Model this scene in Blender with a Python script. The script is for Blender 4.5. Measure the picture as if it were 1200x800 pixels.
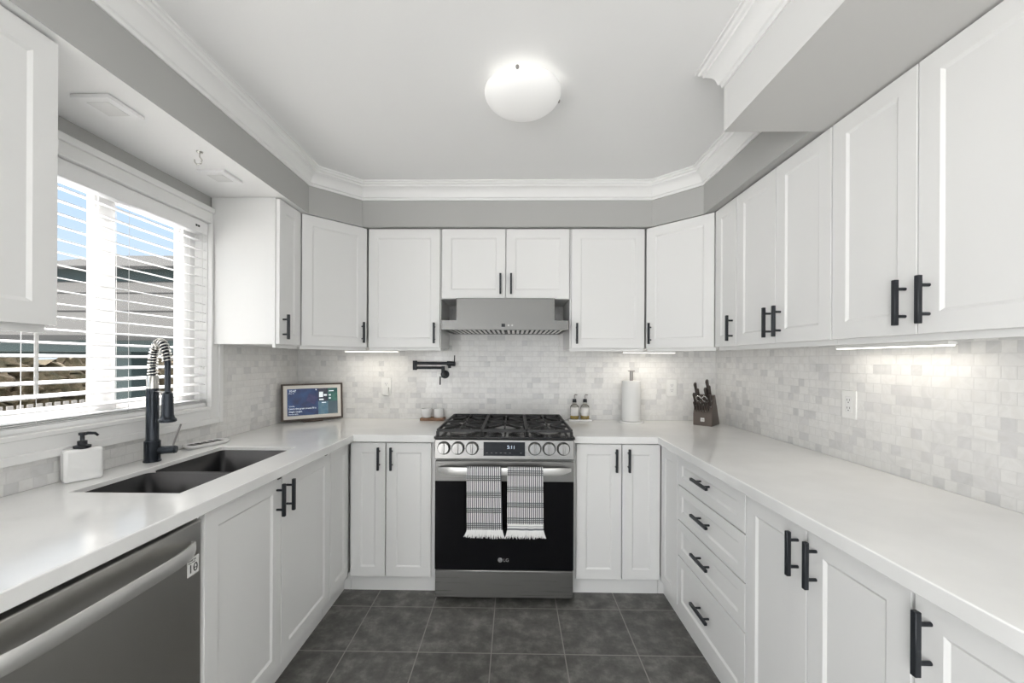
import bpy, bmesh, math, random
from mathutils import Vector, Matrix
random.seed(7)
SC = bpy.context.scene
for o in list(bpy.data.objects):
    bpy.data.objects.remove(o)
V = Vector
PI = math.pi

# ------------------------------------------------------------------ camera, sky, lights
F_PX, CX, CY, YAW, ROLL, CAMZ = 470.23, 595.26, 421.84, 0.0152, 0.0046, 1.3402
fw = V((-math.sin(YAW), math.cos(YAW), 0)); r0 = V((math.cos(YAW), math.sin(YAW), 0)); u0 = V((0, 0, 1))
rt = r0*math.cos(ROLL) + u0*math.sin(ROLL); up = u0*math.cos(ROLL) - r0*math.sin(ROLL)
cd = bpy.data.cameras.new('camera'); cam = bpy.data.objects.new('camera', cd); SC.collection.objects.link(cam)
cd.sensor_width = 36; cd.sensor_fit = 'HORIZONTAL'; cd.lens = 36*F_PX/1200
cd.shift_x = (600-CX)/1200; cd.shift_y = (CY-400)/1200; cd.clip_start = .02; cd.clip_end = 200
cam.matrix_world = Matrix(((rt.x, up.x, -fw.x, 0), (rt.y, up.y, -fw.y, 0), (rt.z, up.z, -fw.z, CAMZ), (0, 0, 0, 1)))
SC.camera = cam

vs = SC.view_settings
vs.view_transform = 'Standard'; vs.look = 'None'; vs.gamma = 1; vs.use_curve_mapping = False; vs.exposure = 0.08

SKY_STRENGTH = 1.0
PATIO_FILL_W = 2
DINING_FILL_W = 74
SIDE_FILL_W = 104
SUN_W = 15
W = bpy.data.worlds.new('sky'); SC.world = W; W.use_nodes = True
nt = W.node_tree; nt.nodes.clear()
tc = nt.nodes.new('ShaderNodeTexCoord'); sx = nt.nodes.new('ShaderNodeSeparateXYZ'); cr = nt.nodes.new('ShaderNodeValToRGB')
bg = nt.nodes.new('ShaderNodeBackground'); ow = nt.nodes.new('ShaderNodeOutputWorld')
nt.links.new(tc.outputs['Generated'], sx.inputs[0]); nt.links.new(sx.outputs['Z'], cr.inputs[0])
nt.links.new(cr.outputs[0], bg.inputs[0]); nt.links.new(bg.outputs[0], ow.inputs[0])
e = cr.color_ramp.elements
e[0].position = 0.0; e[0].color = (.80, .90, 1.0, 1); e[1].position = .36; e[1].color = (.47, .70, 1.0, 1)
q_ = e.new(.52); q_.color = (4.4, 4.45, 4.55, 1)          # extra brightness added high overhead, out of view, to light the room
bg.inputs[1].default_value = SKY_STRENGTH

def lamp(name, kind, loc, rot, energy, color=(1, 1, 1), **kw):
    d = bpy.data.lights.new(name, kind); d.energy = energy; d.color = color
    for k, v in kw.items(): setattr(d, k, v)
    o = bpy.data.objects.new(name, d); o.location = loc; o.rotation_euler = rot; SC.collection.objects.link(o)
    return o
lamp('sun', 'SUN', (-8, 2, 9), (0, math.radians(-38), math.radians(8)), SUN_W, (1, .95, .88), angle=.01)
# added frontal fill lamp behind the camera, set at unseen patio doors
lamp('patio_fill', 'AREA', (-.05, -4.72, 1.22), (math.radians(90), 0, 0), PATIO_FILL_W, (1, .995, .985), shape='RECTANGLE', size=2.5, size_y=2.1)
# added side fill lamp at unseen doors, brightening the run opposite the window
lamp('side_fill', 'AREA', (-1.53, -2.25, 1.18), (0, math.radians(-90), 0), SIDE_FILL_W, (1, 1, 1), shape='RECTANGLE', size=1.95, size_y=1.8)
# added upward lamp in the unseen dining end, brightening the ceiling
lamp('ceiling_fill', 'AREA', (-.05, -2.7, .80), (math.radians(180), 0, 0), DINING_FILL_W, (1, .985, .96), shape='RECTANGLE', size=2.4, size_y=3.6)

# ------------------------------------------------------------------ materials
def mat(name, col, rough=.5, metal=0, emit=None, es=1, alpha=None, spec=None, trans=0, coat=0, aniso=0):
    m = bpy.data.materials.new(name); m.use_nodes = True
    b = m.node_tree.nodes['Principled BSDF']
    b.inputs['Base Color'].default_value = (*col, 1); b.inputs['Roughness'].default_value = rough; b.inputs['Metallic'].default_value = metal
    if emit: b.inputs['Emission Color'].default_value = (*emit, 1); b.inputs['Emission Strength'].default_value = es
    if spec is not None: b.inputs['Specular IOR Level'].default_value = spec
    if trans: b.inputs['Transmission Weight'].default_value = trans
    if coat: b.inputs['Coat Weight'].default_value = coat
    if aniso: b.inputs['Anisotropic'].default_value = aniso
    return m
class N:
    """small helper around one material's node tree"""
    def __init__(s, m): s.t = m.node_tree; s.b = s.t.nodes['Principled BSDF']
    def n(s, typ, **kw):
        x = s.t.nodes.new(typ)
        for k, v in kw.items():
            if k in ('operation', 'blend_type', 'data_type', 'offset', 'offset_frequency', 'squash', 'squash_frequency', 'use_clamp', 'noise_dimensions', 'feature'): setattr(x, k, v)
            else:
                i = x.inputs[int(k[1:])] if k[0] == 'i' and k[1:].isdigit() else x.inputs[k.replace('_', ' ')]
                if hasattr(v, 'is_output'): s.t.links.new(v, i)
                else: i.default_value = v
        return x
    def m(s, op, a, b=0.0, c=0.0):
        x = s.t.nodes.new('ShaderNodeMath'); x.operation = op
        for k, v in enumerate((a, b, c)):
            if hasattr(v, 'is_output'): s.t.links.new(v, x.inputs[k])
            else: x.inputs[k].default_value = v
        return x.outputs[0]
    def link(s, a, inp): s.t.links.new(a, s.b.inputs[inp])
    def ramp(s, fac, stops):
        x = s.t.nodes.new('ShaderNodeValToRGB'); s.t.links.new(fac, x.inputs[0]); el = x.color_ramp.elements
        while len(el) < len(stops): el.new(.5)
        for q, (p, c) in zip(el, stops): q.position = p; q.color = (*c, 1) if len(c) == 3 else c
        return x.outputs[0]
    def mix(s, fac, a, b, blend='MIX'):
        x = s.t.nodes.new('ShaderNodeMix'); x.data_type = 'RGBA'; x.blend_type = blend
        for k, v in ((0, fac), (6, a), (7, b)):
            if hasattr(v, 'is_output'): s.t.links.new(v, x.inputs[k])
            elif k == 0: x.inputs[0].default_value = v
            else: x.inputs[k].default_value = (*v, 1)
        return x.outputs[2]
    def bump(s, h, strength=.2, dist=.01):
        x = s.n('ShaderNodeBump', Strength=strength, Distance=dist, Height=h); s.link(x.outputs[0], 'Normal')
    def pos(s):
        g = s.t.nodes.new('ShaderNodeNewGeometry'); x = s.t.nodes.new('ShaderNodeSeparateXYZ'); s.t.links.new(g.outputs['Position'], x.inputs[0])
        return g.outputs['Position'], x.outputs[0], x.outputs[1], x.outputs[2]
    def vec(s, x, y, z=0.0):
        c = s.t.nodes.new('ShaderNodeCombineXYZ')
        for k, v in enumerate((x, y, z)):
            if hasattr(v, 'is_output'): s.t.links.new(v, c.inputs[k])
            else: c.inputs[k].default_value = v
        return c.outputs[0]

M = {}
M['cab'] = mat('white_lacquer', (.80, .80, .79), .38)
M['cabside'] = M['cab']
M['ceil'] = mat('ceiling_paint', (.90, .90, .895), .85)
a = N(M['ceil']); nz = a.n('ShaderNodeTexNoise', Scale=55., Detail=3.); p = a.pos(); a.t.links.new(p[0], nz.inputs['Vector']); a.bump(nz.outputs[0], .06, .004)
M['grey'] = mat('grey_wall_paint', (.45, .45, .438), .8)
M['white_wall'] = mat('white_wall_paint', (.72, .72, .71), .8)
M['shaded_white'] = mat('shaded_white_paint', (.62, .615, .60), .8)  # bulkhead underside: white paint darkened to hold its shade
M['trim'] = mat('white_trim_paint', (.86, .86, .85), .45)
M['vinyl'] = mat('white_vinyl', (.88, .88, .88), .35)
M['slat'] = mat('white_blind_slat', (.90, .90, .90), .4)
M['quartz'] = mat('white_quartz', (.84, .84, .83), .13)
a = N(M['quartz']); p = a.pos(); nz = a.n('ShaderNodeTexNoise', Scale=5., Detail=6.); a.t.links.new(p[0], nz.inputs['Vector'])
a.link(a.ramp(nz.outputs[0], [(.35, (.80, .80, .79)), (.6, (.85, .85, .84))]), 'Base Color')
M['black'] = mat('black_metal', (.022, .025, .03), .42, .3)
M['faucet'] = mat('black_faucet_metal', (.03, .036, .045), .22, .6)
M['chrome'] = mat('chrome_spring', (.62, .61, .58), .16, 1)
M['hood'] = mat('satin_hood_steel', (.16, .16, .155), .34, 1)
M['steel'] = mat('brushed_steel', (.30, .295, .285), .27, 1)
a = N(M['steel']); p = a.pos(); nz = a.n('ShaderNodeTexNoise', Scale=1., Detail=2.)
a.t.links.new(a.vec(a.m('MULTIPLY', p[1], 3.), a.m('MULTIPLY', p[2], 3.), a.m('MULTIPLY', p[3], 420.)), nz.inputs['Vector'])
a.link(a.ramp(nz.outputs[0], [(.3, (.27, .27, .27)), (.7, (.38, .38, .38))]), 'Roughness')
M['steel_dark'] = mat('dark_brushed_steel', (.62, .61, .585), .32, 1)
M['steel_light'] = mat('bright_steel', (.74, .735, .72), .2, 1)
M['pull'] = mat('satin_handle_steel', (.74, .735, .72), .42, .85)
M['sink'] = mat('sink_steel', (.062, .062, .064), .42, 1)
M['glass_black'] = mat('black_oven_glass', (.003, .003, .004), .05, spec=.18)
M['enamel'] = mat('black_cooktop_enamel', (.012, .012, .013), .16)
M['iron'] = mat('cast_iron', (.018, .018, .019), .48)
M['burner'] = mat('burner_ring_aluminium', (.42, .42, .42), .35, 1)
M['panel_black'] = mat('display_glass', (.012, .014, .018), .2, spec=.25)
M['lit'] = mat('lit_digits', (.5, .6, .7), .5, 0, (.65, .75, .9), .45)
M['panel_key'] = mat('dim_key_print', (.10, .10, .105), .4)
M['logo'] = mat('grey_logo_print', (.33, .33, .33), .4)
M['dark'] = mat('dark_recess', (.02, .02, .02), .7)
M['knob'] = mat('knob_steel', (.30, .295, .285), .28, 1)
M['ceramic'] = mat('white_ceramic', (.84, .84, .83), .18)
M['plate'] = mat('white_plastic', (.82, .82, .80), .35)
M['slot'] = mat('outlet_slot', (.05, .05, .05), .6)
M['wood'] = mat('brown_wood', (.23, .115, .06), .5)
a = N(M['wood']); p = a.pos(); nz = a.n('ShaderNodeTexNoise', Scale=1., Detail=4.)
a.t.links.new(a.vec(a.m('MULTIPLY', p[1], 12.), a.m('MULTIPLY', p[2], 120.), a.m('MULTIPLY', p[3], 120.)), nz.inputs['Vector'])
a.link(a.ramp(nz.outputs[0], [(.3, (.17, .085, .045)), (.7, (.30, .165, .09))]), 'Base Color')
M['framewood'] = mat('dark_brown_frame', (.06, .04, .03), .4)
M['mat'] = mat('cream_passepartout', (.74, .71, .66), .7)
M['block'] = mat('grey_brown_wood_block', (.115, .092, .078), .45)
M['knifeh'] = mat('dark_brown_handle', (.055, .044, .038), .4)
M['paper'] = mat('paper_towel', (.80, .80, .79), .9)
M['greymetal'] = mat('grey_metal', (.33, .31, .30), .35, .7)
M['clear'] = mat('clear_bottle_glass', (.95, .96, .95), .04, 0, trans=1)
M['amber'] = mat('golden_soap', (.62, .44, .10), .15)
M['labelw'] = mat('white_label', (.80, .79, .77), .6)
M['bowl'] = mat('frosted_lamp_glass', (.86, .86, .85), .3, 0, (1, .98, .95), .16)
M['led'] = mat('led_diffuser', (.9, .9, .88), .5, 0, (1, .95, .86), 2.2)
M['roof'] = mat('gazebo_roof_steel', (.052, .052, .051), .8, spec=.06)
M['dgreen'] = mat('dark_green_metal', (.010, .024, .023), .5)
M['glass'] = mat('window_glass', (1, 1, 1), 0, trans=1)
# thin clear panes: let light straight through with a faint mirror
g = bpy.data.materials.new('thin_pane'); g.use_nodes = True; t = g.node_tree; t.nodes.clear()
tr = t.nodes.new('ShaderNodeBsdfTransparent'); gl = t.nodes.new('ShaderNodeBsdfGlossy'); gl.inputs['Roughness'].default_value = 0
fr_ = t.nodes.new('ShaderNodeFresnel'); fr_.inputs[0].default_value = 1.12; gm_ = t.nodes.new('ShaderNodeNewGeometry')
fr = t.nodes.new('ShaderNodeMath'); fr.operation = 'MULTIPLY'; iv_ = t.nodes.new('ShaderNodeMath'); iv_.operation = 'SUBTRACT'; iv_.inputs[0].default_value = 1
t.links.new(gm_.outputs['Backfacing'], iv_.inputs[1]); t.links.new(fr_.outputs[0], fr.inputs[0]); t.links.new(iv_.outputs[0], fr.inputs[1])
mx = t.nodes.new('ShaderNodeMixShader'); ou = t.nodes.new('ShaderNodeOutputMaterial')
t.links.new(fr.outputs[0], mx.inputs[0]); t.links.new(tr.outputs[0], mx.inputs[1]); t.links.new(gl.outputs[0], mx.inputs[2]); t.links.new(mx.outputs[0], ou.inputs[0])
M['pane'] = g

def tile_wall(name, axis):
    m = mat(name, (.8, .8, .8), .16); a = N(m); pp = a.pos(); along = pp[1] if axis == 'x' else pp[2]
    vec = a.vec(along, pp[3])
    br = a.n('ShaderNodeTexBrick', offset=.5, offset_frequency=2, squash=.6, squash_frequency=2, Scale=1., Mortar_Size=.0011, Mortar_Smooth=.3, Bias=0., Brick_Width=.064, Row_Height=.038,
             Color1=(0, 0, 0, 1), Color2=(1, 1, 1, 1), Mortar=(.35, .35, .35, 1))
    a.t.links.new(vec, br.inputs['Vector'])
    nz = a.n('ShaderNodeTexNoise', Scale=14., Detail=5.); a.t.links.new(vec, nz.inputs['Vector'])
    nz.inputs['Distortion'].default_value = 1.2
    tone = a.ramp(br.outputs[0], [(0, (.83, .825, .81)), (.60, (.80, .795, .78)), (.80, (.775, .77, .76)), (.90, (.725, .72, .715)), (1, (.665, .665, .66))])
    vein = a.ramp(nz.outputs[0], [(.36, (.93, .93, .925)), (.50, (1, 1, 1)), (.66, (.95, .945, .935))])
    col = a.mix(1.0, tone, vein, 'MULTIPLY')
    col = a.mix(br.outputs[1], col, (.74, .735, .72))
    a.link(col, 'Base Color')
    h = a.m('ADD', a.m('MULTIPLY', a.m('SUBTRACT', 1.0, br.outputs[1]), 1.0), a.m('MULTIPLY', br.outputs[0], .9))
    a.bump(h, .55, .0022)
    return m
M['tile_back'] = tile_wall('marble_mosaic_across', 'x')
M['tile_side'] = tile_wall('marble_mosaic_along', 'y')

m = mat('slate_floor_tile', (.08, .08, .075), .42); a = N(m); pp = a.pos()
T = .3355
br = a.n('ShaderNodeTexBrick', offset=0., offset_frequency=2, squash=1., squash_frequency=2, Scale=1., Mortar_Size=.0028, Mortar_Smooth=.2, Bias=0., Brick_Width=T, Row_Height=T,
         Color1=(0, 0, 0, 1), Color2=(1, 1, 1, 1), Mortar=(.5, .5, .5, 1))
a.t.links.new(a.vec(a.m('ADD', pp[1], .7693+20*T), a.m('ADD', pp[2], 20*T-2.169)), br.inputs['Vector'])
nz = a.n('ShaderNodeTexNoise', Scale=12., Detail=9., Roughness=.68); a.t.links.new(pp[0], nz.inputs['Vector'])
c1 = a.ramp(nz.outputs[0], [(.32, (.062, .061, .056)), (.50, (.112, .109, .101)), (.68, (.22, .215, .20))])
c1 = a.mix(.22, c1, a.ramp(br.outputs[0], [(0, (.6, .6, .6)), (1, (1.15, 1.15, 1.15))]), 'MULTIPLY')
a.link(a.mix(br.outputs[1], c1, (.27, .26, .24)), 'Base Color')
a.bump(a.m('SUBTRACT', nz.outputs[0], a.m('MULTIPLY', br.outputs[1], 1.2)), .25, .004)
M['floor'] = m

m = mat('plaid_towel', (.8, .8, .8), .9)
def towel_mat(name, first, stripes):
    m = mat(name, (.8, .8, .8), .92); a = N(m)
    uv = a.t.nodes.new('ShaderNodeUVMap'); s = a.t.nodes.new('ShaderNodeSeparateXYZ'); a.t.links.new(uv.outputs[0], s.inputs[0])
    u, v = s.outputs[0], s.outputs[1]
    vs_ = a.m('GREATER_THAN', a.m('FRACT', a.m('DIVIDE', u, .0108)), .40)            # lengthwise threads
    hs = a.m('GREATER_THAN', a.m('FRACT', a.m('DIVIDE', v, .0100)), .46)
    ph = a.m('FRACT', a.m('DIVIDE', a.m('SUBTRACT', v, first), .083))
    band = a.m('LESS_THAN', ph, .37)
    if stripes: band = a.m('MULTIPLY', band, a.m('GREATER_THAN', v, .036))
    hb = a.m('MULTIPLY', hs, band)
    col = a.mix(a.m('MULTIPLY', vs_, .95), (.84, .84, .84), (.05, .055, .075))
    col = a.mix(a.m('MULTIPLY', hb, .92), col, (.018, .02, .026))
    weave = a.m('GREATER_THAN', a.m('FRACT', a.m('DIVIDE', v, .0046)), .5)
    col = a.mix(a.m('MULTIPLY', a.m('MULTIPLY', weave, vs_), .22), col, (.7, .7, .72))
    if stripes:
        col = a.mix(a.m('LESS_THAN', v, .036), col, (.80, .80, .79))
        col = a.mix(a.m('LESS_THAN', v, .014), col, (.20, .21, .23))
        col = a.mix(a.m('COMPARE', v, .024, .0022), col, (.35, .36, .38))
    a.link(col, 'Base Color')
    return m
M['towel_a'] = towel_mat('plaid_cotton', .010, False)
M['towel_b'] = towel_mat('plaid_cotton_bordered', .040, True)
M['fringe'] = mat('white_cotton_fringe', (.82, .82, .81), .95)

m = mat('brown_hedge', (.2, .15, .1), .9); a = N(m); pp = a.pos(); nz = a.n('ShaderNodeTexNoise', Scale=3.5, Detail=9., Roughness=.75); a.t.links.new(pp[0], nz.inputs['Vector'])
a.link(a.ramp(nz.outputs[0], [(.3, (.016, .015, .009)), (.45, (.05, .043, .02)), (.55, (.09, .068, .04)), (.68, (.15, .12, .09)), (.8, (.24, .22, .19))]), 'Base Color')
M['hedge'] = m
m = mat('thin_snow', (.3, .28, .2), .95); a = N(m); pp = a.pos(); nz = a.n('ShaderNodeTexNoise', Scale=.8, Detail=8.); a.t.links.new(pp[0], nz.inputs['Vector'])
a.link(a.ramp(nz.outputs[0], [(.35, (.62, .62, .61)), (.6, (.72, .72, .72)), (.75, (.78, .78, .78))]), 'Base Color')
M['lawn'] = m
M['fence'] = mat('weathered_grey_fence', (.36, .34, .32), .8)
M['bark'] = mat('bark', (.12, .10, .085), .9)

# ------------------------------------------------------------------ builders
WORLD = {}          # world position of every object's origin
class MB:
    def __init__(s): s.v = []; s.f = []; s.mi = []; s.uv = {}
    def add(s, vs_, fs, mi=0):
        b = len(s.v); s.v += [V(q) for q in vs_]
        for f in fs: s.f.append([b+i for i in f]); s.mi.append(mi)
        return b
    def hexa(s, o, a, b, c, mi=0):
        o, a, b, c = V(o), V(a), V(b), V(c)
        s.add([o, o+a, o+a+b, o+b, o+c, o+a+c, o+a+b+c, o+b+c], [(0, 3, 2, 1), (4, 5, 6, 7), (0, 1, 5, 4), (1, 2, 6, 5), (2, 3, 7, 6), (3, 0, 4, 7)], mi); return s
    def box(s, x0, x1, y0, y1, z0, z1, mi=0): return s.hexa((x0, y0, z0), (x1-x0, 0, 0), (0, y1-y0, 0), (0, 0, z1-z0), mi)
    def ring(s, c, ax, r, n, ph=0, ref=None):
        ax = V(ax).normalized(); t = V(ref) if ref else (V((0, 0, 1)) if abs(ax.z) < .9 else V((1, 0, 0)))
        e1 = ax.cross(t).normalized(); e2 = ax.cross(e1)
        return [V(c)+e1*(math.cos(ph+2*PI*k/n)*r)+e2*(math.sin(ph+2*PI*k/n)*r) for k in range(n)]
    def cyl(s, p0, p1, r0, r1=None, n=20, mi=0, caps=True):
        r1 = r0 if r1 is None else r1; d = V(p1)-V(p0)
        vs_ = s.ring(p0, d, r0, n)+s.ring(p1, d, r1, n)
        fs = [(k, (k+1) % n, n+(k+1) % n, n+k) for k in range(n)]
        if caps: fs += [tuple(range(n))[::-1], tuple(range(n, 2*n))]
        s.add(vs_, fs, mi); return s
    def tube(s, pts, r, n=10, mi=0, closed=False):
        pts = [V(q) for q in pts]; L = len(pts); rs = r if isinstance(r, (list, tuple)) else [r]*L
        vs_ = []; e1 = None
        for i, q in enumerate(pts):
            if closed: d = (pts[(i+1) % L]-pts[i-1])
            else: d = pts[min(i+1, L-1)]-pts[max(i-1, 0)]
            d.normalize()
            if e1 is None:
                t = V((0, 0, 1)) if abs(d.z) < .9 else V((1, 0, 0)); e1 = d.cross(t).normalized()
            else: e1 = (e1-d*e1.dot(d)).normalized()
            e2 = d.cross(e1)
            vs_ += [q+e1*(math.cos(2*PI*k/n)*rs[i])+e2*(math.sin(2*PI*k/n)*rs[i]) for k in range(n)]
        fs = []
        for i in range(L if closed else L-1):
            j = (i+1) % L
            fs += [(i*n+k, i*n+(k+1) % n, j*n+(k+1) % n, j*n+k) for k in range(n)]
        if not closed: fs += [tuple(range(n))[::-1], tuple(range((L-1)*n, L*n))]
        s.add(vs_, fs, mi); return s
    def sweep(s, rings, mi=0, closed=False, caps=True):
        n = len(rings[0]); L = len(rings); vs_ = [q for r in rings for q in r]; fs = []
        for i in range(L if closed else L-1):
            j = (i+1) % L
            fs += [(i*n+k, i*n+(k+1) % n, j*n+(k+1) % n, j*n+k) for k in range(n)]
        if caps and not closed: fs += [tuple(range(n))[::-1], tuple(range((L-1)*n, L*n))]
        s.add(vs_, fs, mi); return s
    def lathe(s, prof, c=(0, 0, 0), n=28, mi=0, ax=(0, 0, 1)):
        ax = V(ax).normalized(); c = V(c)
        rings = [s.ring(c+ax*z, ax, max(r, 1e-5), n) for r, z in prof]
        return s.sweep(rings, mi)
    def prism(s, poly, z0, z1, mi=0, mside=None):
        n = len(poly); vs_ = [(x, y, z0) for x, y in poly]+[(x, y, z1) for x, y in poly]
        b = len(s.v); s.v += [V(q) for q in vs_]
        s.f.append([b+i for i in range(n)][::-1]); s.mi.append(mi); s.f.append([b+n+i for i in range(n)]); s.mi.append(mi)
        for k in range(n): s.f.append([b+k, b+(k+1) % n, b+n+(k+1) % n, b+n+k]); s.mi.append(mi if mside is None else mside)
        return s
    def cells(s, xs, ys, keep, z0, z1, put, mi=0):
        """slab of grid cells; put(x, y, z) -> world"""
        nx, ny = len(xs), len(ys); b = len(s.v)
        for z in (z0, z1):
            for y in ys:
                for x in xs: s.v.append(V(put(x, y, z)))
        ix = lambda i, j, k: b+k*nx*ny+j*nx+i
        K = lambda i, j: 0 <= i < nx-1 and 0 <= j < ny-1 and keep(i, j)
        def f(*q): s.f.append(list(q)); s.mi.append(mi)
        for i in range(nx-1):
            for j in range(ny-1):
                if not K(i, j): continue
                f(ix(i, j, 0), ix(i, j+1, 0), ix(i+1, j+1, 0), ix(i+1, j, 0)); f(ix(i, j, 1), ix(i+1, j, 1), ix(i+1, j+1, 1), ix(i, j+1, 1))
                if not K(i-1, j): f(ix(i, j, 0), ix(i, j, 1), ix(i, j+1, 1), ix(i, j+1, 0))
                if not K(i+1, j): f(ix(i+1, j, 0), ix(i+1, j+1, 0), ix(i+1, j+1, 1), ix(i+1, j, 1))
                if not K(i, j-1): f(ix(i, j, 0), ix(i+1, j, 0), ix(i+1, j, 1), ix(i, j, 1))
                if not K(i, j+1): f(ix(i, j+1, 0), ix(i, j+1, 1), ix(i+1, j+1, 1), ix(i+1, j+1, 0))
        return s
    def text(s, body, o, u, w, size, n, mi=0, align='LEFT', depth=.0006, space=1.0):
        cu = bpy.data.curves.new('t', 'FONT'); cu.body = body; cu.size = size; cu.align_x = align; cu.extrude = depth/2; cu.space_character = space
        ob = bpy.data.objects.new('t', cu); SC.collection.objects.link(ob); bpy.context.view_layer.update()
        me = bpy.data.meshes.new_from_object(ob.evaluated_get(bpy.context.evaluated_depsgraph_get()))
        o, u, w, n = V(o), V(u), V(w), V(n)
        s.add([o+u*q.co.x+w*q.co.y+n*(q.co.z+depth/2) for q in me.vertices], [tuple(q.vertices) for q in me.polygons], mi)
        bpy.data.objects.remove(ob); bpy.data.curves.remove(cu); bpy.data.meshes.remove(me); return s
    def build(s, name, mats, parent=None, bevel=0, seg=2, smooth=True, angle=35, origin=None, solid=0, fixn=True):
        if not isinstance(mats, (list, tuple)): mats = [mats]
        lo = V([min(q[i] for q in s.v) for i in range(3)]); hi = V([max(q[i] for q in s.v) for i in range(3)])
        og = V(origin) if origin is not None else V(((lo.x+hi.x)/2, (lo.y+hi.y)/2, lo.z))
        me = bpy.data.meshes.new(name); me.from_pydata([q-og for q in s.v], [], s.f)
        for q in mats: me.materials.append(M[q] if isinstance(q, str) else q)
        for pl, k in zip(me.polygons, s.mi): pl.material_index = k
        if fixn:
            bm = bmesh.new(); bm.from_mesh(me); bmesh.ops.recalc_face_normals(bm, faces=bm.faces); bm.to_mesh(me); bm.free()
        if smooth:
            for pl in me.polygons: pl.use_smooth = True
            me.set_sharp_from_angle(angle=math.radians(angle))
        o = bpy.data.objects.new(name, me); SC.collection.objects.link(o)
        if parent: o.parent = parent; o.location = og-WORLD[parent.name]
        else: o.location = og
        WORLD[o.name] = og
        if solid:
            d = o.modifiers.new('thickness', 'SOLIDIFY'); d.thickness = solid; d.offset = 0
        if bevel:
            d = o.modifiers.new('edges', 'BEVEL'); d.width = bevel; d.segments = seg; d.limit_method = 'ANGLE'; d.angle_limit = math.radians(40)
        return o

def thing(name, loc, label, cat, group=None):
    o = bpy.data.objects.new(name, None); o.empty_display_size = .05; SC.collection.objects.link(o)
    o.location = loc; WORLD[o.name] = V(loc); return tag(o, label, cat, group)
def tag(o, label, cat, group=None):
    o['label'] = label; o['category'] = cat
    if group: o['group'] = group
    return o
def struct(o): o['kind'] = 'structure'; return o
def copy_tree(o, shift, label=None, parent=None):
    c = o.copy(); SC.collection.objects.link(c); c.parent = parent
    if parent is None:
        c.location = o.location+V(shift)
        if label: c['label'] = label
    WORLD[c.name] = WORLD[o.name]+V(shift)
    for ch in o.children: copy_tree(ch, shift, None, c)
    return c

# ------------------------------------------------------------------ setting
XL, XR, YB, YF, ZCEIL = -1.574, 1.447, 2.896, -4.8, 2.44
ZC, CT = .914, .040                 # worktop height and thickness
WY0, WY1, WZ0, WZ1 = 1.13, 2.037, 1.095, 2.035     # window opening
ZU0, ZU1 = 1.417, 2.174             # wall units

struct(MB().box(XL-.14, XR+.14, YF-.14, YB+.14, -.12, 0).build('floor', 'floor', smooth=False))
struct(MB().box(XL-.14, XR+.14, YF-.14, YB+.14, ZCEIL, ZCEIL+.12).build('ceiling', 'ceil', smooth=False))
struct(MB().box(XL-.14, XR+.14, YB, YB+.14, 0, ZCEIL).build('wall_back', 'grey', smooth=False))
struct(MB().box(XR, XR+.14, YF, YB, 0, ZCEIL).build('wall_right', 'white_wall', smooth=False))
ys, zs = [YF, -3.2, -1.3, WY0, WY1, YB], [0, WZ0, WZ1, 2.15, ZCEIL]
struct(MB().cells(ys, zs, lambda i, j: not (i == 3 and j == 1) and not (i == 1 and j < 3), XL-.14, XL, lambda a, b, c: (c, a, b)).build('wall_left', 'grey', smooth=False))
xs, zs = [XL-.14, -1.30, 1.20, XR+.14], [0, 2.15, ZCEIL]
struct(MB().cells(xs, zs, lambda i, j: not (i == 1 and j == 0), YF-.14, YF, lambda a, b, c: (a, c, b)).build('wall_front', 'white_wall', smooth=False))
pd = MB()
for x in (-1.30, -.08, 1.15): pd.box(x, x+.05, YF-.10, YF-.04, 0, 2.15)
pd.box(-1.25, 1.15, YF-.10, YF-.04, 2.09, 2.15).box(-1.25, 1.15, YF-.10, YF-.04, 0, .07)
dr = struct(pd.build('door_1', 'vinyl'))  # unseen doors, put in to carry the frontal fill lamp
MB().box(-1.25, -.08, YF-.075, YF-.069, .07, 2.09).box(-.03, 1.15, YF-.075, YF-.069, .07, 2.09).build('glass', 'pane', dr)

pd = MB()
for y in (-3.2, -2.275, -1.35): pd.box(XL-.12, XL-.06, y, y+.05, 0, 2.15)
pd.box(XL-.12, XL-.06, -3.15, -1.35, 2.09, 2.15).box(XL-.12, XL-.06, -3.15, -1.35, 0, .07)
dr = struct(pd.build('door_2', 'vinyl'))  # unseen doors, put in to carry the side fill lamp
MB().box(XL-.095, XL-.089, -3.15, -2.275, .07, 2.09).box(XL-.095, XL-.089, -2.225, -1.35, .07, 2.09).build('glass', 'pane', dr)

# backsplash mosaic (thin slabs on the walls)
struct(MB().box(XL, XR, YB-.006, YB, ZC, 1.735).build('wall_back_tile', 'tile_back', smooth=False))
struct(MB().box(XR-.006, XR, .0, YB-.006, ZC, 1.43).build('wall_right_tile', 'tile_side', smooth=False))
struct(MB().cells([.40, 1.02, 2.125, YB-.006], [ZC, 1.01, 1.43], lambda i, j: not (i == 1 and j == 1), XL, XL+.006, lambda a, b, c: (c, a, b)).build('wall_left_tile', 'tile_side', smooth=False))

# soffit with its dropped bulkhead
SX0, SX1, SYB = -1.185, 1.075, 2.512
BX, BY, BZ = .762, 1.476, 2.176
path = [(SX0, -1.2), (SX0, 2.292), (-.960, SYB), (.855, SYB), (SX1, 2.300), (SX1, BY), (BX, BY), (BX, -1.2)]
sm = MB()
poly = [(XR, -1.2)]+[(XR, YB), (XL, YB), (XL, -1.2)]+path
n = len(poly); b = sm.add([(x, y, BZ) for x, y in poly]+[(x, y, ZCEIL) for x, y in poly], [])
def white_side(k): return 4+5 <= k <= 4+6
sm.f.append([b+i for i in range(4, 9)]+[b+1, b+2, b+3]); 
sm.f.pop()
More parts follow.
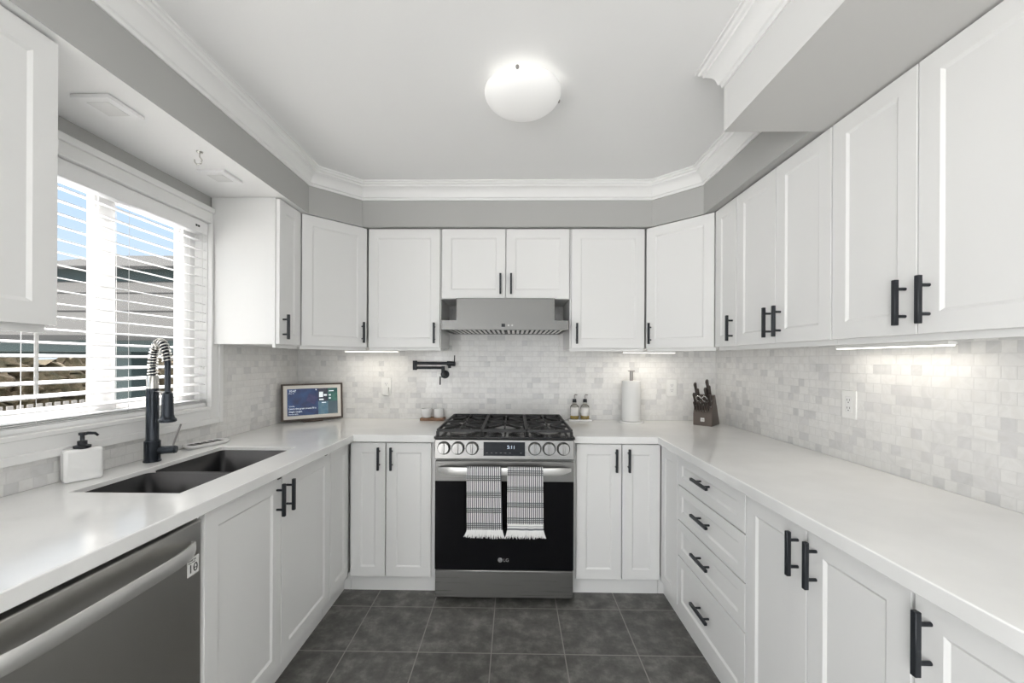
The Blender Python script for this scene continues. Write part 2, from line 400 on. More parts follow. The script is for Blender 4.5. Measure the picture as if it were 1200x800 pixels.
# underside: the window side is white ceiling paint, the bulkhead's colour is darkened for shade, the rest grey
yl = 2.292
def under(pl, mi): sm.f.append([sm.add([(x, y, BZ)], []) for x, y in pl]); sm.mi.append(mi)
under([(XL, -1.2), (SX0, -1.2), (SX0, 2.292), (XL, 2.292)], 1)
under([(XL, 2.292), (SX0, 2.292), (-.960, SYB), (-.960, YB), (XL, YB)], 1)
under([(-.960, SYB), (.855, SYB), (.855, YB), (-.960, YB)], 0)
under([(.855, SYB), (SX1, 2.300), (XR, 2.300), (XR, YB), (.855, YB)], 0)
under([(SX1, BY), (XR, BY), (XR, 2.300), (SX1, 2.300)], 0)
under([(BX, -1.2), (XR, -1.2), (XR, BY), (BX, BY)], 3)
for k in range(4, n):
    k2 = (k+1) % n
    sm.f.append([b+k, b+k2, b+n+k2, b+n+k]); sm.mi.append(2 if k >= 9 else 0)
struct(sm.build('ceiling_soffit', ['grey', 'ceil', 'white_wall', 'shaded_white'], smooth=False, fixn=False))

# crown moulding swept along the soffit
prof = [(0, -.100), (.006, -.100), (.008, -.088), (.015, -.084), (.018, -.074), (.022, -.060), (.032, -.045), (.046, -.034), (.052, -.032), (.053, -.022), (.062, -.018), (.066, -.010), (.074, -.008), (.074, 0), (0, 0)]
def offset_path(path, d):
    out = []
    for i, q in enumerate(path):
        q = V((*q, 0)); dirs = []
        if i > 0: dirs.append((q-V((*path[i-1], 0))).normalized())
        if i < len(path)-1: dirs.append((V((*path[i+1], 0))-q).normalized())
        ns = [V((-t.y, t.x, 0))*-1 for t in dirs]        # to the room side (path runs clockwise)
        nn = (sum(ns, V())).normalized(); k = 1/max(.3, nn.dot(ns[0]))
        out.append(q+nn*d*k)
    return out
cm = MB(); offs = [(offset_path(path, d), z) for d, z in prof]
cm.sweep([[V((o[i].x, o[i].y, ZCEIL+z-.0005)) for o, z in offs] for i in range(len(path))])
struct(cm.build('trim_1', 'trim', angle=25))

# window: casing, sill, vinyl frame, mullion and panes
win = MB(); x0, x1 = XL, XL+.02
cw = .078
def pic_frame(mb, y0, y1, z0, z1, w, xa, xb, wb=None):
    wb = w if wb is None else wb
    mb.box(xa, xb, y0-w, y0, z0-wb, z1+w).box(xa, xb, y1, y1+w, z0-wb, z1+w).box(xa, xb, y0, y1, z1, z1+w).box(xa, xb, y0, y1, z0-wb, z0)
pic_frame(win, WY0, WY1, WZ0, WZ1, cw, XL, XL+.016, .088)
pic_frame(win, WY0-.052, WY1+.052, WZ0-.060, WZ1+.052, .0275, XL+.0005, XL+.026, .0295)
pic_frame(win, WY0+.0015, WY1-.0015, WZ0+.0015, WZ1-.0015, .012, XL-.001, XL+.022, .018)
struct(win.build('trim_2', 'trim', bevel=.003))
wf = MB(); xo, xi = XL-.106, XL-.066
for (ya, yb) in ((WY0, WY0+.075), (WY1-.075, WY1)): wf.box(xo, xi, ya, yb, WZ0, WZ1)
wf.box(xo, xi, WY0+.075, WY1-.075, WZ0, WZ0+.06).box(xo, xi, WY0+.075, WY1-.075, WZ1-.05, WZ1)
wf.box(xo+.004, xi-.006, 1.545, 1.632, WZ0+.06, WZ1-.05)
wf.box(xo+.012, xi-.002, 1.558, 1.618, WZ0+.06, WZ1-.05)
for ya in (WY1-.098, WY0+.075): wf.box(xo+.012, xi-.014, ya, ya+.023, WZ0+.06, WZ1-.05)
w1 = struct(wf.build('window_1', 'vinyl', bevel=.003))
for ya, yb in ((WY0+.098, 1.545), (1.632, WY1-.098)):
    MB().box(XL-.089, XL-.085, ya, yb, WZ0+.06, WZ1-.05).build('pane', 'pane', w1)
rv = MB()
rv.box(XL-.066, XL, WY0, WY1, WZ0-.001, WZ0+.004).box(XL-.066, XL, WY0, WY0+.004, WZ0, WZ1).box(XL-.066, XL, WY1-.004, WY1, WZ0, WZ1).box(XL-.066, XL, WY0, WY1, WZ1-.004, WZ1)
struct(rv.build('trim_3', 'trim', smooth=False))

# baseboard in the dining end
struct(MB().box(XR-.014, XR, YF, .02, 0, .10).build('baseboard_right', 'trim', bevel=.003))
struct(MB().box(XL, XL+.014, -1.25, .40, 0, .10).build('baseboard_left', 'trim', bevel=.003))

# ------------------------------------------------------------------ cabinetry
def shaker(parent, o, u, w, h, n, name='door', thick=.020, rail=.057, rec=.0058, mi='cab'):
    o, u, n = V(o), V(u).normalized(), V(n).normalized(); z = V((0, 0, 1)); mb = MB()
    g = .0012
    def ring(i, d): return [o+u*i+z*i+n*d, o+u*(w-i)+z*i+n*d, o+u*(w-i)+z*(h-i)+n*d, o+u*i+z*(h-i)+n*d]
    ra = min(rail, w*.3)
    mb.sweep([ring(g, -thick), ring(g, -.0010), ring(g+.0010, 0), ring(ra, 0), ring(ra+.0085, -rec)], caps=True)
    return mb.build(name, mi, parent, smooth=False)
def handle(parent, c, axis, n, L=.130, name='handle'):
    """square bar pull on two posts; c = point on the door face"""
    c, ax, n = V(c), V(axis).normalized(), V(n).normalized(); s = ax.cross(n); h = .0062; st = .030
    mb = MB(); q = c+n*st
    mb.hexa(q-ax*L/2-s*h-n*h, ax*L, s*2*h, n*2*h)
    hb = MB(); hb.v, hb.f, hb.mi = mb.v, mb.f, mb.mi
    for k in (-1, 1): hb.cyl(c+ax*(k*.039)-n*.0005, c+ax*(k*.039)+n*(st-h), .0046, n=12)
    return hb.build(name, 'black', parent, bevel=.0012, seg=1)
ZV = V((0, 0, 1))
def wall_unit(label, poly, doors, z0=ZU0, z1=ZU1, rails=(), loc=None):
    """poly: plan of the carcass; doors: (start, end, handle side or None); rails: light rail runs"""
    cx = sum(p[0] for p in poly)/len(poly); cy = sum(p[1] for p in poly)/len(poly)
    t = thing('wall_cabinet', (cx, cy, z0), label, 'cabinet')
    MB().prism(poly, z0, z1).build('carcass', 'cab', t, smooth=False)
    for a, b, hs, n in doors:
        a3 = V((a[0], a[1], z0)); d = V((b[0]-a[0], b[1]-a[1], 0)); w = d.length; u = d/w
        dd = shaker(t, a3, u, w, z1-z0-.004, n)
        if hs is not None:
            off = .032 if hs == 'a' else w-.032
            handle(dd, a3+u*off+ZV*(.155 if z0 > 1.6 or True else 0)*1-ZV*.063, ZV, n)
    for a, b, n in rails:
        a3 = V((a[0], a[1], z0-.018)); d = V((b[0]-a[0], b[1]-a[1], 0)); nn = V(n).normalized()
        MB().hexa(a3-nn*.018, d, nn*.016, ZV*.018).build('light_rail', 'cab', t, smooth=False)
    return t
YU = 2.537          # front of the doors on the back wall
nb, nl, nr = (0, -1, 0), (1, 0, 0), (-1, 0, 0)
XUL, XUR = -1.213, 1.117
t_ = .0212           # door thickness plus a hair
g_ = .0008
# back wall
wall_unit('tall white wall cabinet between the hood and the window-side corner cabinet', [(-.930, YU+t_), (-.468, YU+t_), (-.468, YB-.007), (-.930, YB-.007)], [((-.928, YU), (-.472, YU), 'b', nb)], rails=[((-.93, YU+.02), (-.47, YU+.02), nb)])
wall_unit('short white double door cabinet directly above the steel range hood', [(-.466, YU+t_), (.350, YU+t_), (.350, YB-.007), (-.466, YB-.007)], [((-.459, YU), (-.056, YU), 'b', nb), ((-.053, YU), (.347, YU), 'a', nb)], z0=1.727)
wall_unit('tall white wall cabinet between the hood and the corner cabinet over the knife block', [(.352, YU+t_), (.822, YU+t_), (.822, YB-.007), (.352, YB-.007)], [((.360, YU), (.820, YU), 'a', nb)], rails=[((.352, YU+.02), (.822, YU+.02), nb)])
# diagonal corners
def diag(a, b, poly, hs, label):
    a, b = V((*a, 0)), V((*b, 0)); u = (b-a).normalized(); n = V((u.y, -u.x, 0)); bk = n*-t_
    pa, pb = a+bk, b+bk
    w = wall_unit(label, [(pa.x, pa.y), (pb.x, pb.y)]+poly, [((a+u*.003).to_tuple()[:2], (b-u*.003).to_tuple()[:2], hs, n)] and [((a+u*.003)[:2], (b-u*.003)[:2], hs, n)], rails=[((a-n*.02)[:2], (b-n*.02)[:2], n)])
    return w
diag((XUL+.001, 2.262), (-.934, YU), [(-.932, YB-.007), (XL+.007, YB-.007), (XL+.007, 2.262+.004)], 'b', 'white angled corner wall cabinet over the digital photo frame')
diag((.826, YU), (XUR-.001, 2.250), [(XR-.007, 2.254), (XR-.007, YB-.007), (.824, YB-.007)], 'a', 'white angled corner wall cabinet over the knife block')
# window wall
wall_unit('slim white wall cabinet with a blank end panel at the window edge', [(XL+.007, 2.052), (XUL-t_, 2.052), (XUL-t_, 2.259), (XL+.007, 2.259)], [((XUL, 2.054), (XUL, 2.258), 'a', nl)], rails=[((XUL-.02, 2.056), (XUL-.02, 2.259), nl)])
wall_unit('large white wall cabinet on the camera side of the window, cut by the frame', [(XL+.002, .40), (XUL-t_, .40), (XUL-t_, 1.042), (XL+.002, 1.042)], [((XUL+.004, .40), (XUL+.004, 1.045), 'a', nl)], z0=1.4245, rails=[((XUL-.024, .40), (XUL-.024, 1.040), nl)])
# opposite wall
def right_unit(y0, y1, doors, label):
    wall_unit(label, [(XUR+t_, y0+g_), (XR-.007, y0+g_), (XR-.007, y1-g_), (XUR+t_, y1-g_)], [((XUR, a), (XUR, b), hs, nr) for a, b, hs in doors], rails=[((XUR+.02, y1), (XUR+.02, y0), nr)])
right_unit(2.036, 2.248, [(2.247, 2.038, 'b')], 'slim white wall cabinet beside the corner cabinet over the long bare worktop')
right_unit(1.432, 2.035, [(2.034, 1.735, 'b'), (1.733, 1.434, 'a')], 'white double door wall cabinet between the slim one and the large one by the bulkhead')
right_unit(.828, 1.431, [(1.429, 1.131, 'b'), (1.129, .830, 'a')], 'large white double door wall cabinet under the dropped bulkhead')
right_unit(.222, .827, [(.825, .527, 'b'), (.525, .224, 'a')], 'white wall cabinet next along past the edge of the view')

# base units: doors z .100 - .866
ZB0, ZB1 = .098, .866
XBL, XBR, YBF = -.945, .835, 2.285
def base_unit(label, poly, fronts, toe, hollow=False):
    cx = sum(p[0] for p in poly)/len(poly); cy = sum(p[1] for p in poly)/len(poly)
    t = thing('base_cabinet', (cx, cy, 0), label, 'cabinet')
    if hollow:
        (xa, ya), (xb, yb) = poly[0], poly[2]; zt_ = ZC-CT-.001
        MB().box(xa, xb, ya, yb, .10, .60).box(xa, xb, ya, ya+.016, .60, zt_).box(xa, xb, yb-.016, yb, .60, zt_).box(xb-.020, xb, ya+.016, yb-.016, .60, zt_).build('carcass', 'cab', t, smooth=False)
    else: MB().prism(poly, .10, ZC-CT-.001).build('carcass', 'cab', t, smooth=False)
    for a, b, z0, z1, hk, n in fronts:
        a3 = V((a[0], a[1], z0)); d = V((b[0]-a[0], b[1]-a[1], 0)); w = d.length; u = d/w
        dr = hk == 'drawer'
        dd = shaker(t, a3, u, w, z1-z0, n, name='drawer' if dr else 'door', rail=.045 if dr else .057)
        if dr: handle(dd, a3+u*(w/2-.008)+ZV*((z1-z0)/2+.012), u, n, L=.150)
        elif hk: handle(dd, a3+u*(.034 if hk == 'a' else w-.034)+ZV*(z1-z0-.088), ZV, n)
    if toe: MB().prism(toe, 0, .10).build('kickboard', 'cab', t, smooth=False)
    return t
XTL, XTR, YT = -.985, .8675, 2.326
cbx = lambda a, b, c, d: [(a, c), (b, c), (b, d), (a, d)]
base_unit('white sink base cabinet with two doors under the double sink', [(XL+.003, 1.212), (XBL-t_, 1.212), (XBL-t_, 2.056), (XL+.003, 2.056)][0:4], [((XBL, 1.214), (XBL, 1.621), ZB0, ZB1, 'b', nl), ((XBL, 1.624), (XBL, 2.055), ZB0, ZB1, 'a', nl)], cbx(XTL-.02, XTL, 1.212, 2.056), True)
base_unit('narrow white corner base cabinet door between sink cabinet and stove run', cbx(XL+.003, XBL-t_, 2.058, YB-.003), [((XBL, 2.059), (XBL, 2.283), ZB0, ZB1, None, nl)], [(XTL-.02, 2.058), (XTL, 2.058), (XTL, YT), (-.945, YT), (-.945, YT+.02), (XTL-.02, YT+.02)])
base_unit('white two door base cabinet beside the stove on the sink side', cbx(-.943, -.443, YBF+t_, YB-.003), [((-.932, YBF), (-.733, YBF), ZB0, ZB1, 'b', nb), ((-.729, YBF), (-.470, YBF), ZB0, ZB1, 'a', nb)], cbx(-.943, -.443, YT, YT+.02))
base_unit('white two door base cabinet between the stove and the drawer run', cbx(.339, .833, YBF+t_, YB-.003), [((.356, YBF), (.613, YBF), ZB0, ZB1, 'b', nb), ((.616, YBF), (.832, YBF), ZB0, ZB1, 'a', nb)], cbx(.339, .833, YT, YT+.02))
base_unit('narrow white corner base cabinet door between stove run and drawers', cbx(XBR+t_, XR-.003, 2.053, YB-.003), [((XBR, 2.283), (XBR, 2.056), ZB0, ZB1, None, nr)], [(XTR+.02, 2.053), (XTR+.02, YT+.02), (.835, YT+.02), (.835, YT), (XTR, YT), (XTR, 2.053)])
dz = [(.718, ZB1), (.541, .715), (.362, .538), (ZB0, .359)]
base_unit('white four drawer base cabinet with black bar pulls', cbx(XBR+t_, XR-.003, 1.457, 2.051), [((XBR, 2.050), (XBR, 1.458), z0, z1, 'drawer', nr) for z0, z1 in dz], cbx(XTR, XTR+.02, 1.457, 2.051))
base_unit('white two door base cabinet next to the drawers with paired black pulls', cbx(XBR+t_, XR-.003, .852, 1.455), [((XBR, 1.454), (XBR, 1.155), ZB0, ZB1, 'b', nr), ((XBR, 1.152), (XBR, .853), ZB0, ZB1, 'a', nr)], cbx(XTR, XTR+.02, .852, 1.455))
base_unit('white base cabinet with one black pull beside the camera', cbx(XBR+t_, XR-.003, .25, .850), [((XBR, .848), (XBR, .552), ZB0, ZB1, 'a', nr), ((XBR, .549), (XBR, .252), ZB0, ZB1, None, nr)], cbx(XTR, XTR+.02, .25, .850))
# end panel beside the dishwasher
tag(MB().box(XL+.003, XBL, .560, .578, 0, ZC-CT-.001).build('end_panel', 'cab', smooth=False), 'white end panel closing the run beside the dishwasher', 'panel')

for sd_, yy in zip([c for c in bpy.data.objects['base_cabinet'].children if c.name.startswith('door')], (1.600, 2.000)):
    MB().box(XBL-.004, XBL+.006, yy-.010, yy+.010, ZB1-.008, ZB1+.001).build('bumper', 'dark', sd_, smooth=False)
# worktops
def front_x(x, y):
    return x
SKX0, SKX1, SKY0, SKY1 = -1.420, -1.060, 1.258, 1.932
rc = .03
cxs = [XL+.006, SKX0, SKX1, -.906, -.439]; cys = [.55, SKY0, SKY1, 2.257, YB-.006]
def putL(x, y, z):
    if x == -.906: x = -.906-.024*max(0, (2.257-y))/1.48
    return (x, y, z)
wt = MB().cells(cxs, cys, lambda i, j: (j == 3) or (i < 3 and not (i == 1 and j == 1)), ZC-CT, ZC, putL)
tag(wt.build('worktop', 'quartz', bevel=.003), 'white quartz worktop with the sink cut into it under the window', 'worktop')
wt = MB().cells([.335, .808, XR-.006], [.20, 2.257, YB-.006], lambda i, j: j == 1 or i == 1, ZC-CT, ZC, lambda x, y, z: (x, y, z))
tag(wt.build('worktop', 'quartz', bevel=.003), 'long white quartz worktop running from the stove past the knife block and drawers', 'worktop')

# ------------------------------------------------------------------ sink, faucet, things by the window
def rrect(x0, x1, y0, y1, r, z, k=6):
    pts = []
    for cx, cy, a in ((x1-r, y1-r, 0), (x0+r, y1-r, PI/2), (x0+r, y0+r, PI), (x1-r, y0+r, 1.5*PI)):
        pts += [V((cx+r*math.cos(a+PI/2*i/k), cy+r*math.sin(a+PI/2*i/k), z)) for i in range(k+1)]
    return pts
zt = ZC-.017
snk = thing('kitchen_sink', ((SKX0+SKX1)/2, (SKY0+SKY1)/2, .66), 'stainless steel double bowl sink set under the window worktop', 'sink')
yd = 1.548
for (ya, yb, d) in ((SKY0+.001, yd-.010, .20), (yd+.010, SKY1-.001, .20)):
    xa, xb = SKX0+.001, SKX1-.001
    zz = zt if False else zt
    mb = MB()
    mb.sweep([rrect(xa, xb, ya, yb, .022, zz), rrect(xa+.002, xb-.002, ya+.002, yb-.002, .022, zz-d+.03), rrect(xa+.012, xb-.012, ya+.012, yb-.012, .022, zz-d+.006), rrect(xa+.035, xb-.035, ya+.035, yb-.035, .022, zz-d)], caps=False)
    k = len(mb.v); mb.f.append(list(range(k-28, k))); mb.mi.append(0)
    bo = mb.build('bowl', 'sink', snk, angle=60, fixn=True, solid=.0015)
    cx, cy = (xa+xb)/2-.02, (ya+yb)/2
    MB().lathe([(.043, .0005), (.043, .003), (.036, .004), (.030, .0012), (.0, .0012)], (cx, cy, zz-d), 24).build('drain', 'steel', snk)
MB().box(SKX0+.001, SKX1-.001, yd-.010, yd+.010, zt-.06, zt-.004).build('divider', 'steel_light', snk, bevel=.005)

fb = V((-1.497, 1.640, ZC)); fh = V((-1.392, 1.592, 0))      # base and where the spray head hangs
fa = thing('kitchen_faucet', fb, 'tall black spring neck kitchen faucet behind the sink', 'faucet')
MB().lathe([(.030, 0), (.030, .006), (.0275, .008), (.0275, .085), (.0235, .088), (.0215, .092), (.0215, .300), (.0190, .306), (.0, .306)], fb, 28).build('body', 'faucet', fa)
dirh = V((fh.x-fb.x, fh.y-fb.y, 0)); D = dirh.length; dirh.normalize()
top = 1.300; arc = []
for k in range(8): arc.append(fb+ZV*(.30+(top-1.214)*k/8))
for k in range(25):
    a = PI*k/24; arc.append(V((fb.x, fb.y, top))+dirh*(D/2*(1-math.cos(a)))+ZV*(.105*math.sin(a)))
for k in range(1, 7): arc.append(V((fh.x, fh.y, top-.012*k)))
MB().tube(arc, .0105, 14).build('hose', 'faucet', fa)
# spring coil around the hose
def resample(pts, n):
    L = [0]
    for a, b in zip(pts, pts[1:]): L.append(L[-1]+(b-a).length)
    out = []
    for i in range(n):
        s = L[-1]*i/(n-1); k = 0
        while k < len(L)-2 and L[k+1] < s: k += 1
        f = (s-L[k])/max(1e-9, L[k+1]-L[k]); out.append(pts[k].lerp(pts[k+1], f))
    return out, L[-1]
rs, LL = resample(arc, 700); turns = int(LL/.0125); hel = []; LE = .76
side = dirh.cross(ZV)
for i, q in enumerate(rs):
    if i > 699*LE: break
    d = (rs[min(i+1, 699)]-rs[max(i-1, 0)]).normalized(); e2 = d.cross(side).normalized(); a = 2*PI*turns*i/699
    hel.append(q+side*(math.cos(a)*.0158)+e2*(math.sin(a)*.0158))
MB().tube(hel, .0030, 6).build('spring', 'chrome', fa)
MB().lathe([(.0, 0), (.019, .0), (.0205, .002), (.0205, .050), (.0170, .056), (.0, .056)], V((fb.x, fb.y, 1.214)), 24).build('collar', 'chrome', fa)
hp = V((fh.x, fh.y, 1.085))
MB().lathe([(.0, 0), (.026, 0), (.030, .003), (.030, .011), (.024, .017), (.0205, .030), (.0185, .115), (.0100, .122), (.0090, .170), (.0, .170)], hp, 26).build('spray_head', 'faucet', fa)
MB().tube([V((fb.x, fb.y, 1.205)), V((fb.x, fb.y, 1.205))+dirh*D*.5, hp+ZV*.118], .0035, 8).build('docking_arm', 'chrome', fa)
lv = V((.62, .22, 0)).normalized()
lm = MB().cyl(fb+ZV*.045+lv*.02, fb+ZV*.045+lv*.078, .0165, n=20).cyl(fb+ZV*.045+lv*.078, fb+ZV*.045+lv*.084, .0150, n=20)
le = lm.build('valve', 'faucet', fa, bevel=.002)
MB().tube([fb+ZV*.058+lv*.070, fb+ZV*.10+lv*.082, fb+ZV*.150+lv*.098], .0036, 8).build('lever', 'greymetal', le)

# square ceramic soap dispenser
sd0 = V((-1.512, 1.384, ZC)); su = V((.50, .866, 0)); sn = V((.866, -.5, 0))
sd = thing('soap_dispenser', sd0, 'square white ceramic soap dispenser with a black pump below the blind', 'soap dispenser')
mb = MB(); w, dp, h = .098, .052, .112
mb.hexa(sd0-su*w/2-sn*dp/2, su*w, sn*dp, ZV*h); mb.build('body', 'ceramic', sd, bevel=.010, seg=4)
mb = MB().lathe([(0, 0), (.022, 0), (.023, .003), (.023, .010), (.013, .013), (.013, .026), (.006, .028), (.006, .050), (.0, .050)], sd0+ZV*(h-.001), 22)
mb.tube([sd0+ZV*(h+.046)-su*.004, sd0+ZV*(h+.050)+su*.014, sd0+ZV*(h+.047)+su*.032, sd0+ZV*(h+.038)+su*.040], [.006, .0055, .0048, .004], 10)
mb.cyl(sd0+ZV*(h+.045), sd0+ZV*(h+.054), .010, n=18)
mb.build('pump', 'black', sd)

# slotted soap dish
dc = V((-1.508, 1.950, ZC)); du = V((.30, .954, 0)); dn = V((.954, -.30, 0))
mb = MB(); L_, W_ = .20, .088
sd2 = thing('soap_dish', dc, 'white slotted ceramic dish on the worktop behind the far sink bowl', 'soap dish')
def dring(l, w, z, k=8):
    pts = []
    for cx, cy, a in ((l/2-.03, w/2-.03, 0), (-l/2+.03, w/2-.03, PI/2), (-l/2+.03, -w/2+.03, PI), (l/2-.03, -w/2+.03, 1.5*PI)):
        pts += [dc+du*(cx+.03*math.cos(a+PI/2*i/k))+dn*(cy+.03*math.sin(a+PI/2*i/k))+ZV*z for i in range(k+1)]
    return pts
mb.sweep([dring(L_-.02, W_-.02, 0), dring(L_, W_, .012), dring(L_, W_, .018), dring(L_-.008, W_-.008, .019), dring(L_-.016, W_-.016, .014)])
mb.build('dish', 'ceramic', sd2, angle=50)
mb = MB()
for k in range(5):
    c = dc+du*(-.062+.031*k)+ZV*.0142
    mb.hexa(c-du*.010-dn*.028, du*.019, dn*.056, ZV*.0012)
mb.build('drain_slots', 'dark', sd2, smooth=False)

# venetian blind inside the window opening
bl = thing('window_blind', (XL-.026, 1.58, WZ0), 'white horizontal slat blind hanging open in the kitchen window', 'blind')
by0, by1 = WY0+.0065, WY1-.0065
MB().box(XL-.054, XL-.004, by0, by1, WZ1-.062, WZ1-.006).build('headrail', 'slat', bl, bevel=.003)
MB().box(XL-.004, XL+.004, by0-.001, by1+.001, WZ1-.066, WZ1-.004).build('valance', 'slat', bl, bevel=.002)
mb = MB(); z = WZ1-.095; zl = []
while z > WZ0+.065:
    zl.append(z); z -= .0455
tilt = .18
def slat(z, tl):
    pr = []
    for k in range(7):
        f = -1+k/3; pr.append((XL-.028+f*.0245, z-f*tl*.0245+.0022*(1-f*f)))
    top = [(x, q) for x, q in pr]; bot = [(x, q-.0026) for x, q in reversed(pr)]
    ring = top+bot
    mb.sweep([[V((x, by0, q)) for x, q in ring], [V((x, by1, q)) for x, q in ring]])
for z in zl: slat(z, tilt)
for k in range(3): slat(WZ0+.025+.0062*k, 0)
mb.build('slats', 'slat', bl, angle=50)
MB().box(XL-.052, XL-.004, by0, by1, WZ0+.003, WZ0+.021).build('bottom_rail', 'slat', bl, bevel=.003)
for y in (1.30, 1.617, 1.985):
    mb = MB()
    for x in (XL-.002, XL-.054): mb.cyl((x, y, WZ0+.02), (x, y, WZ1-.06), .0008, n=6)
    mb.build('ladder_cord', 'slat', bl)
MB().cyl((XL+.010, 1.290, 1.222), (XL+.010, 1.290, WZ1-.06), .0052, n=10).build('tilt_wand', 'plate', bl)
mb = MB().tube([(XL+.008, 1.990, WZ1-.06), (XL+.008, 1.991, 1.34)], .0011, 6)
for s in (-1, 1):
    mb.tube([(XL+.008, 1.991, 1.34), (XL+.008, 1.991+s*.008, 1.30)], .001, 6)
    mb.lathe([(0, 0), (.0045, .002), (.003, .016), (.0, .018)], (XL+.008, 1.991+s*.008, 1.285), 10)
mb.build('pull_cord', 'plate', bl)
MB().box(XL+.004, XL+.0055, 1.952, 1.962, WZ1-.040, WZ1-.030).box(XL+.004, XL+.0055, 1.966, 1.976, WZ1-.040, WZ1-.030).build('cord_lock', 'dark', bl, smooth=False)

# ------------------------------------------------------------------ dishwasher
dw = thing('dishwasher', (-1.25, .893, 0), 'stainless steel dishwasher with a bowed handle beside the sink cabinet', 'dishwasher')
DY0, DY1, DX = .584, 1.208, -.950
MB().box(XL+.02, DX-.03, DY0+.004, DY1-.004, .10, .866).build('tub', 'dark', dw, smooth=False)
MB().box(DX-.03, DX, DY0, DY1, .10, .852).build('door', 'steel_dark', dw, bevel=.004)
MB().box(XTL-.02, XTL, DY0, DY1, .0, .10).build('kickplate', 'dark', dw, smooth=False)
rings = []
for k in range(31):
    f = k/30; y = .624+(1.172-.624)*f; e_ = min(f, 1-f)*30
    bow = .050*(1-(2*f-1)**6)+.004; x = DX+bow; hh = .020*min(1, .25+e_*.30); tk = .007
    zc = .797
    rings.append([V((x+tk*.6, y, zc+hh)), V((x+tk, y, zc+hh*.8)), V((x+tk, y, zc-hh*.8)), V((x+tk*.6, y, zc-hh)), V((x-tk, y, zc-hh*.7)), V((x-tk, y, zc+hh*.7))])
MB().sweep(rings).build('handle', 'pull', dw, angle=50)
st = MB().box(DX, DX+.0006, 1.156, 1.198, .700, .752)
so = st.build('sticker', 'plate', dw, smooth=False)
mb = MB().text('10', (DX+.0008, 1.158, .708), (0, 1, 0), (0, 0, 1), .036, (1, 0, 0))
mb.text('INVERTER', (DX+.0008, 1.158, .742), (0, 1, 0), (0, 0, 1), .0065, (1, 0, 0)).text('Direct Drive', (DX+.0008, 1.158, .7365), (0, 1, 0), (0, 0, 1), .005, (1, 0, 0)).text('YEAR', (DX+.0008, 1.178, .7165), (0, 1, 0), (0, 0, 1), .006, (1, 0, 0))
mb.build('print', 'slot', so, smooth=False)

# ------------------------------------------------------------------ gas range
RX0, RX1, RY = -.432, .330, 2.200
ra = thing('gas_range', ((RX0+RX1)/2, 2.52, 0), 'stainless steel gas stove with black oven glass in the back run', 'stove')
rcx = (RX0+RX1)/2
MB().box(RX0+.004, RX1-.004, RY+.035, YB-.045, .03, .905).build('body', 'steel_dark', ra, smooth=False)
for sx in (-1, 1):
    for yy in (RY+.08, YB-.12):
        MB().cyl((rcx+sx*.33, yy, 0), (rcx+sx*.33, yy, .03), .018, n=14).build('foot', 'dark', ra)
MB().box(RX0+.002, RX1-.002, RY, RY+.034, .036, .186).build('storage_drawer', 'steel', ra, bevel=.004)
od = MB().box(RX0, RX1, RY, RY+.034, .190, .786).build('oven_door', 'steel', ra, bevel=.004)
MB().box(RX0+.001, RX1-.001, RY-.003, RY, .192, .676).build('glass', 'glass_black', od, bevel=.001)
lg = MB().cyl((rcx-.020, RY-.0030, .246), (rcx-.020, RY-.0034, .246), .0125, n=28)
lo_ = lg.build('logo', 'logo', od)
mb = MB().text('LG', (rcx-.003, RY-.0036, .2370), (1, 0, 0), (0, 0, 1), .025, (0, -1, 0))
mb.build('lettering', 'logo', od, smooth=False)
lf = MB(); c = V((rcx-.020, RY-.0036, .246))
lf.tube([c+V((math.cos(a)*.0085, 0, math.sin(a)*.0085)) for a in [PI*.5+i*PI*1.5/20 for i in range(21)]], .0008, 6)
lf.box(c.x-.0012, c.x+.0004, c.y-.0005, c.y, c.z-.005, c.z+.005).box(c.x, c.x+.004, c.y-.0005, c.y, c.z-.005, c.z-.0036)
lf.cyl((c.x-.0045, c.y-.0005, c.z+.0035), (c.x-.0045, c.y, c.z+.0035), .0013, n=10)
lf.build('logo_face', 'dark', od, smooth=False)
# oven handle
rings = []
for k in range(33):
    f = k/32; x = RX0+.016+(RX1-RX0-.032)*f; e_ = min(f, 1-f)*32
    bow = .046*(1-(2*f-1)**8)+.006; y = RY-bow; hh = .0200*min(1, .5+e_*.2); tk = .008
    rings.append([V((x, y-tk*.7, .744+hh)), V((x, y-tk, .744+hh*.6)), V((x, y-tk, .744-hh*.6)), V((x, y-tk*.7, .744-hh)), V((x, y+tk, .744-hh*.7)), V((x, y+tk, .744+hh*.7))])
MB().sweep(rings).build('handle', 'pull', od, angle=50)
# control panel, gently raked
PZ0, PZ1, PY0, PY1 = .800, .906, RY-.022, RY-.012
cp = MB(); 
cp.add([(RX0, PY0, PZ0), (RX1, PY0, PZ0), (RX1, PY1, PZ1), (RX0, PY1, PZ1), (RX0, RY+.06, PZ0), (RX1, RY+.06, PZ0), (RX1, RY+.06, PZ1), (RX0, RY+.06, PZ1)],
       [(0, 1, 2, 3), (4, 7, 6, 5), (0, 4, 5, 1), (1, 5, 6, 2), (2, 6, 7, 3), (3, 7, 4, 0)])
cpo = cp.build('control_panel', 'steel', ra, bevel=.004)
pn = V((0, -(PZ1-PZ0), (PY1-PY0))).normalized(); pu = V((0, PY1-PY0, PZ1-PZ0)).normalized()
pp_ = lambda x, z, d=0: V((x, PY0+(PY1-PY0)*(z-PZ0)/(PZ1-PZ0), z))+pn*d
MB().hexa(pp_(-.164, .820), (.226, 0, 0), pu*.074, pn*.0012).build('display', 'panel_black', cpo, bevel=.0005, seg=1)
mb = MB().text('5:11', pp_(-.036, .858, .0014), (1, 0, 0), pu, .026, pn)
mb.build('clock_digits', 'lit', cpo, smooth=False)
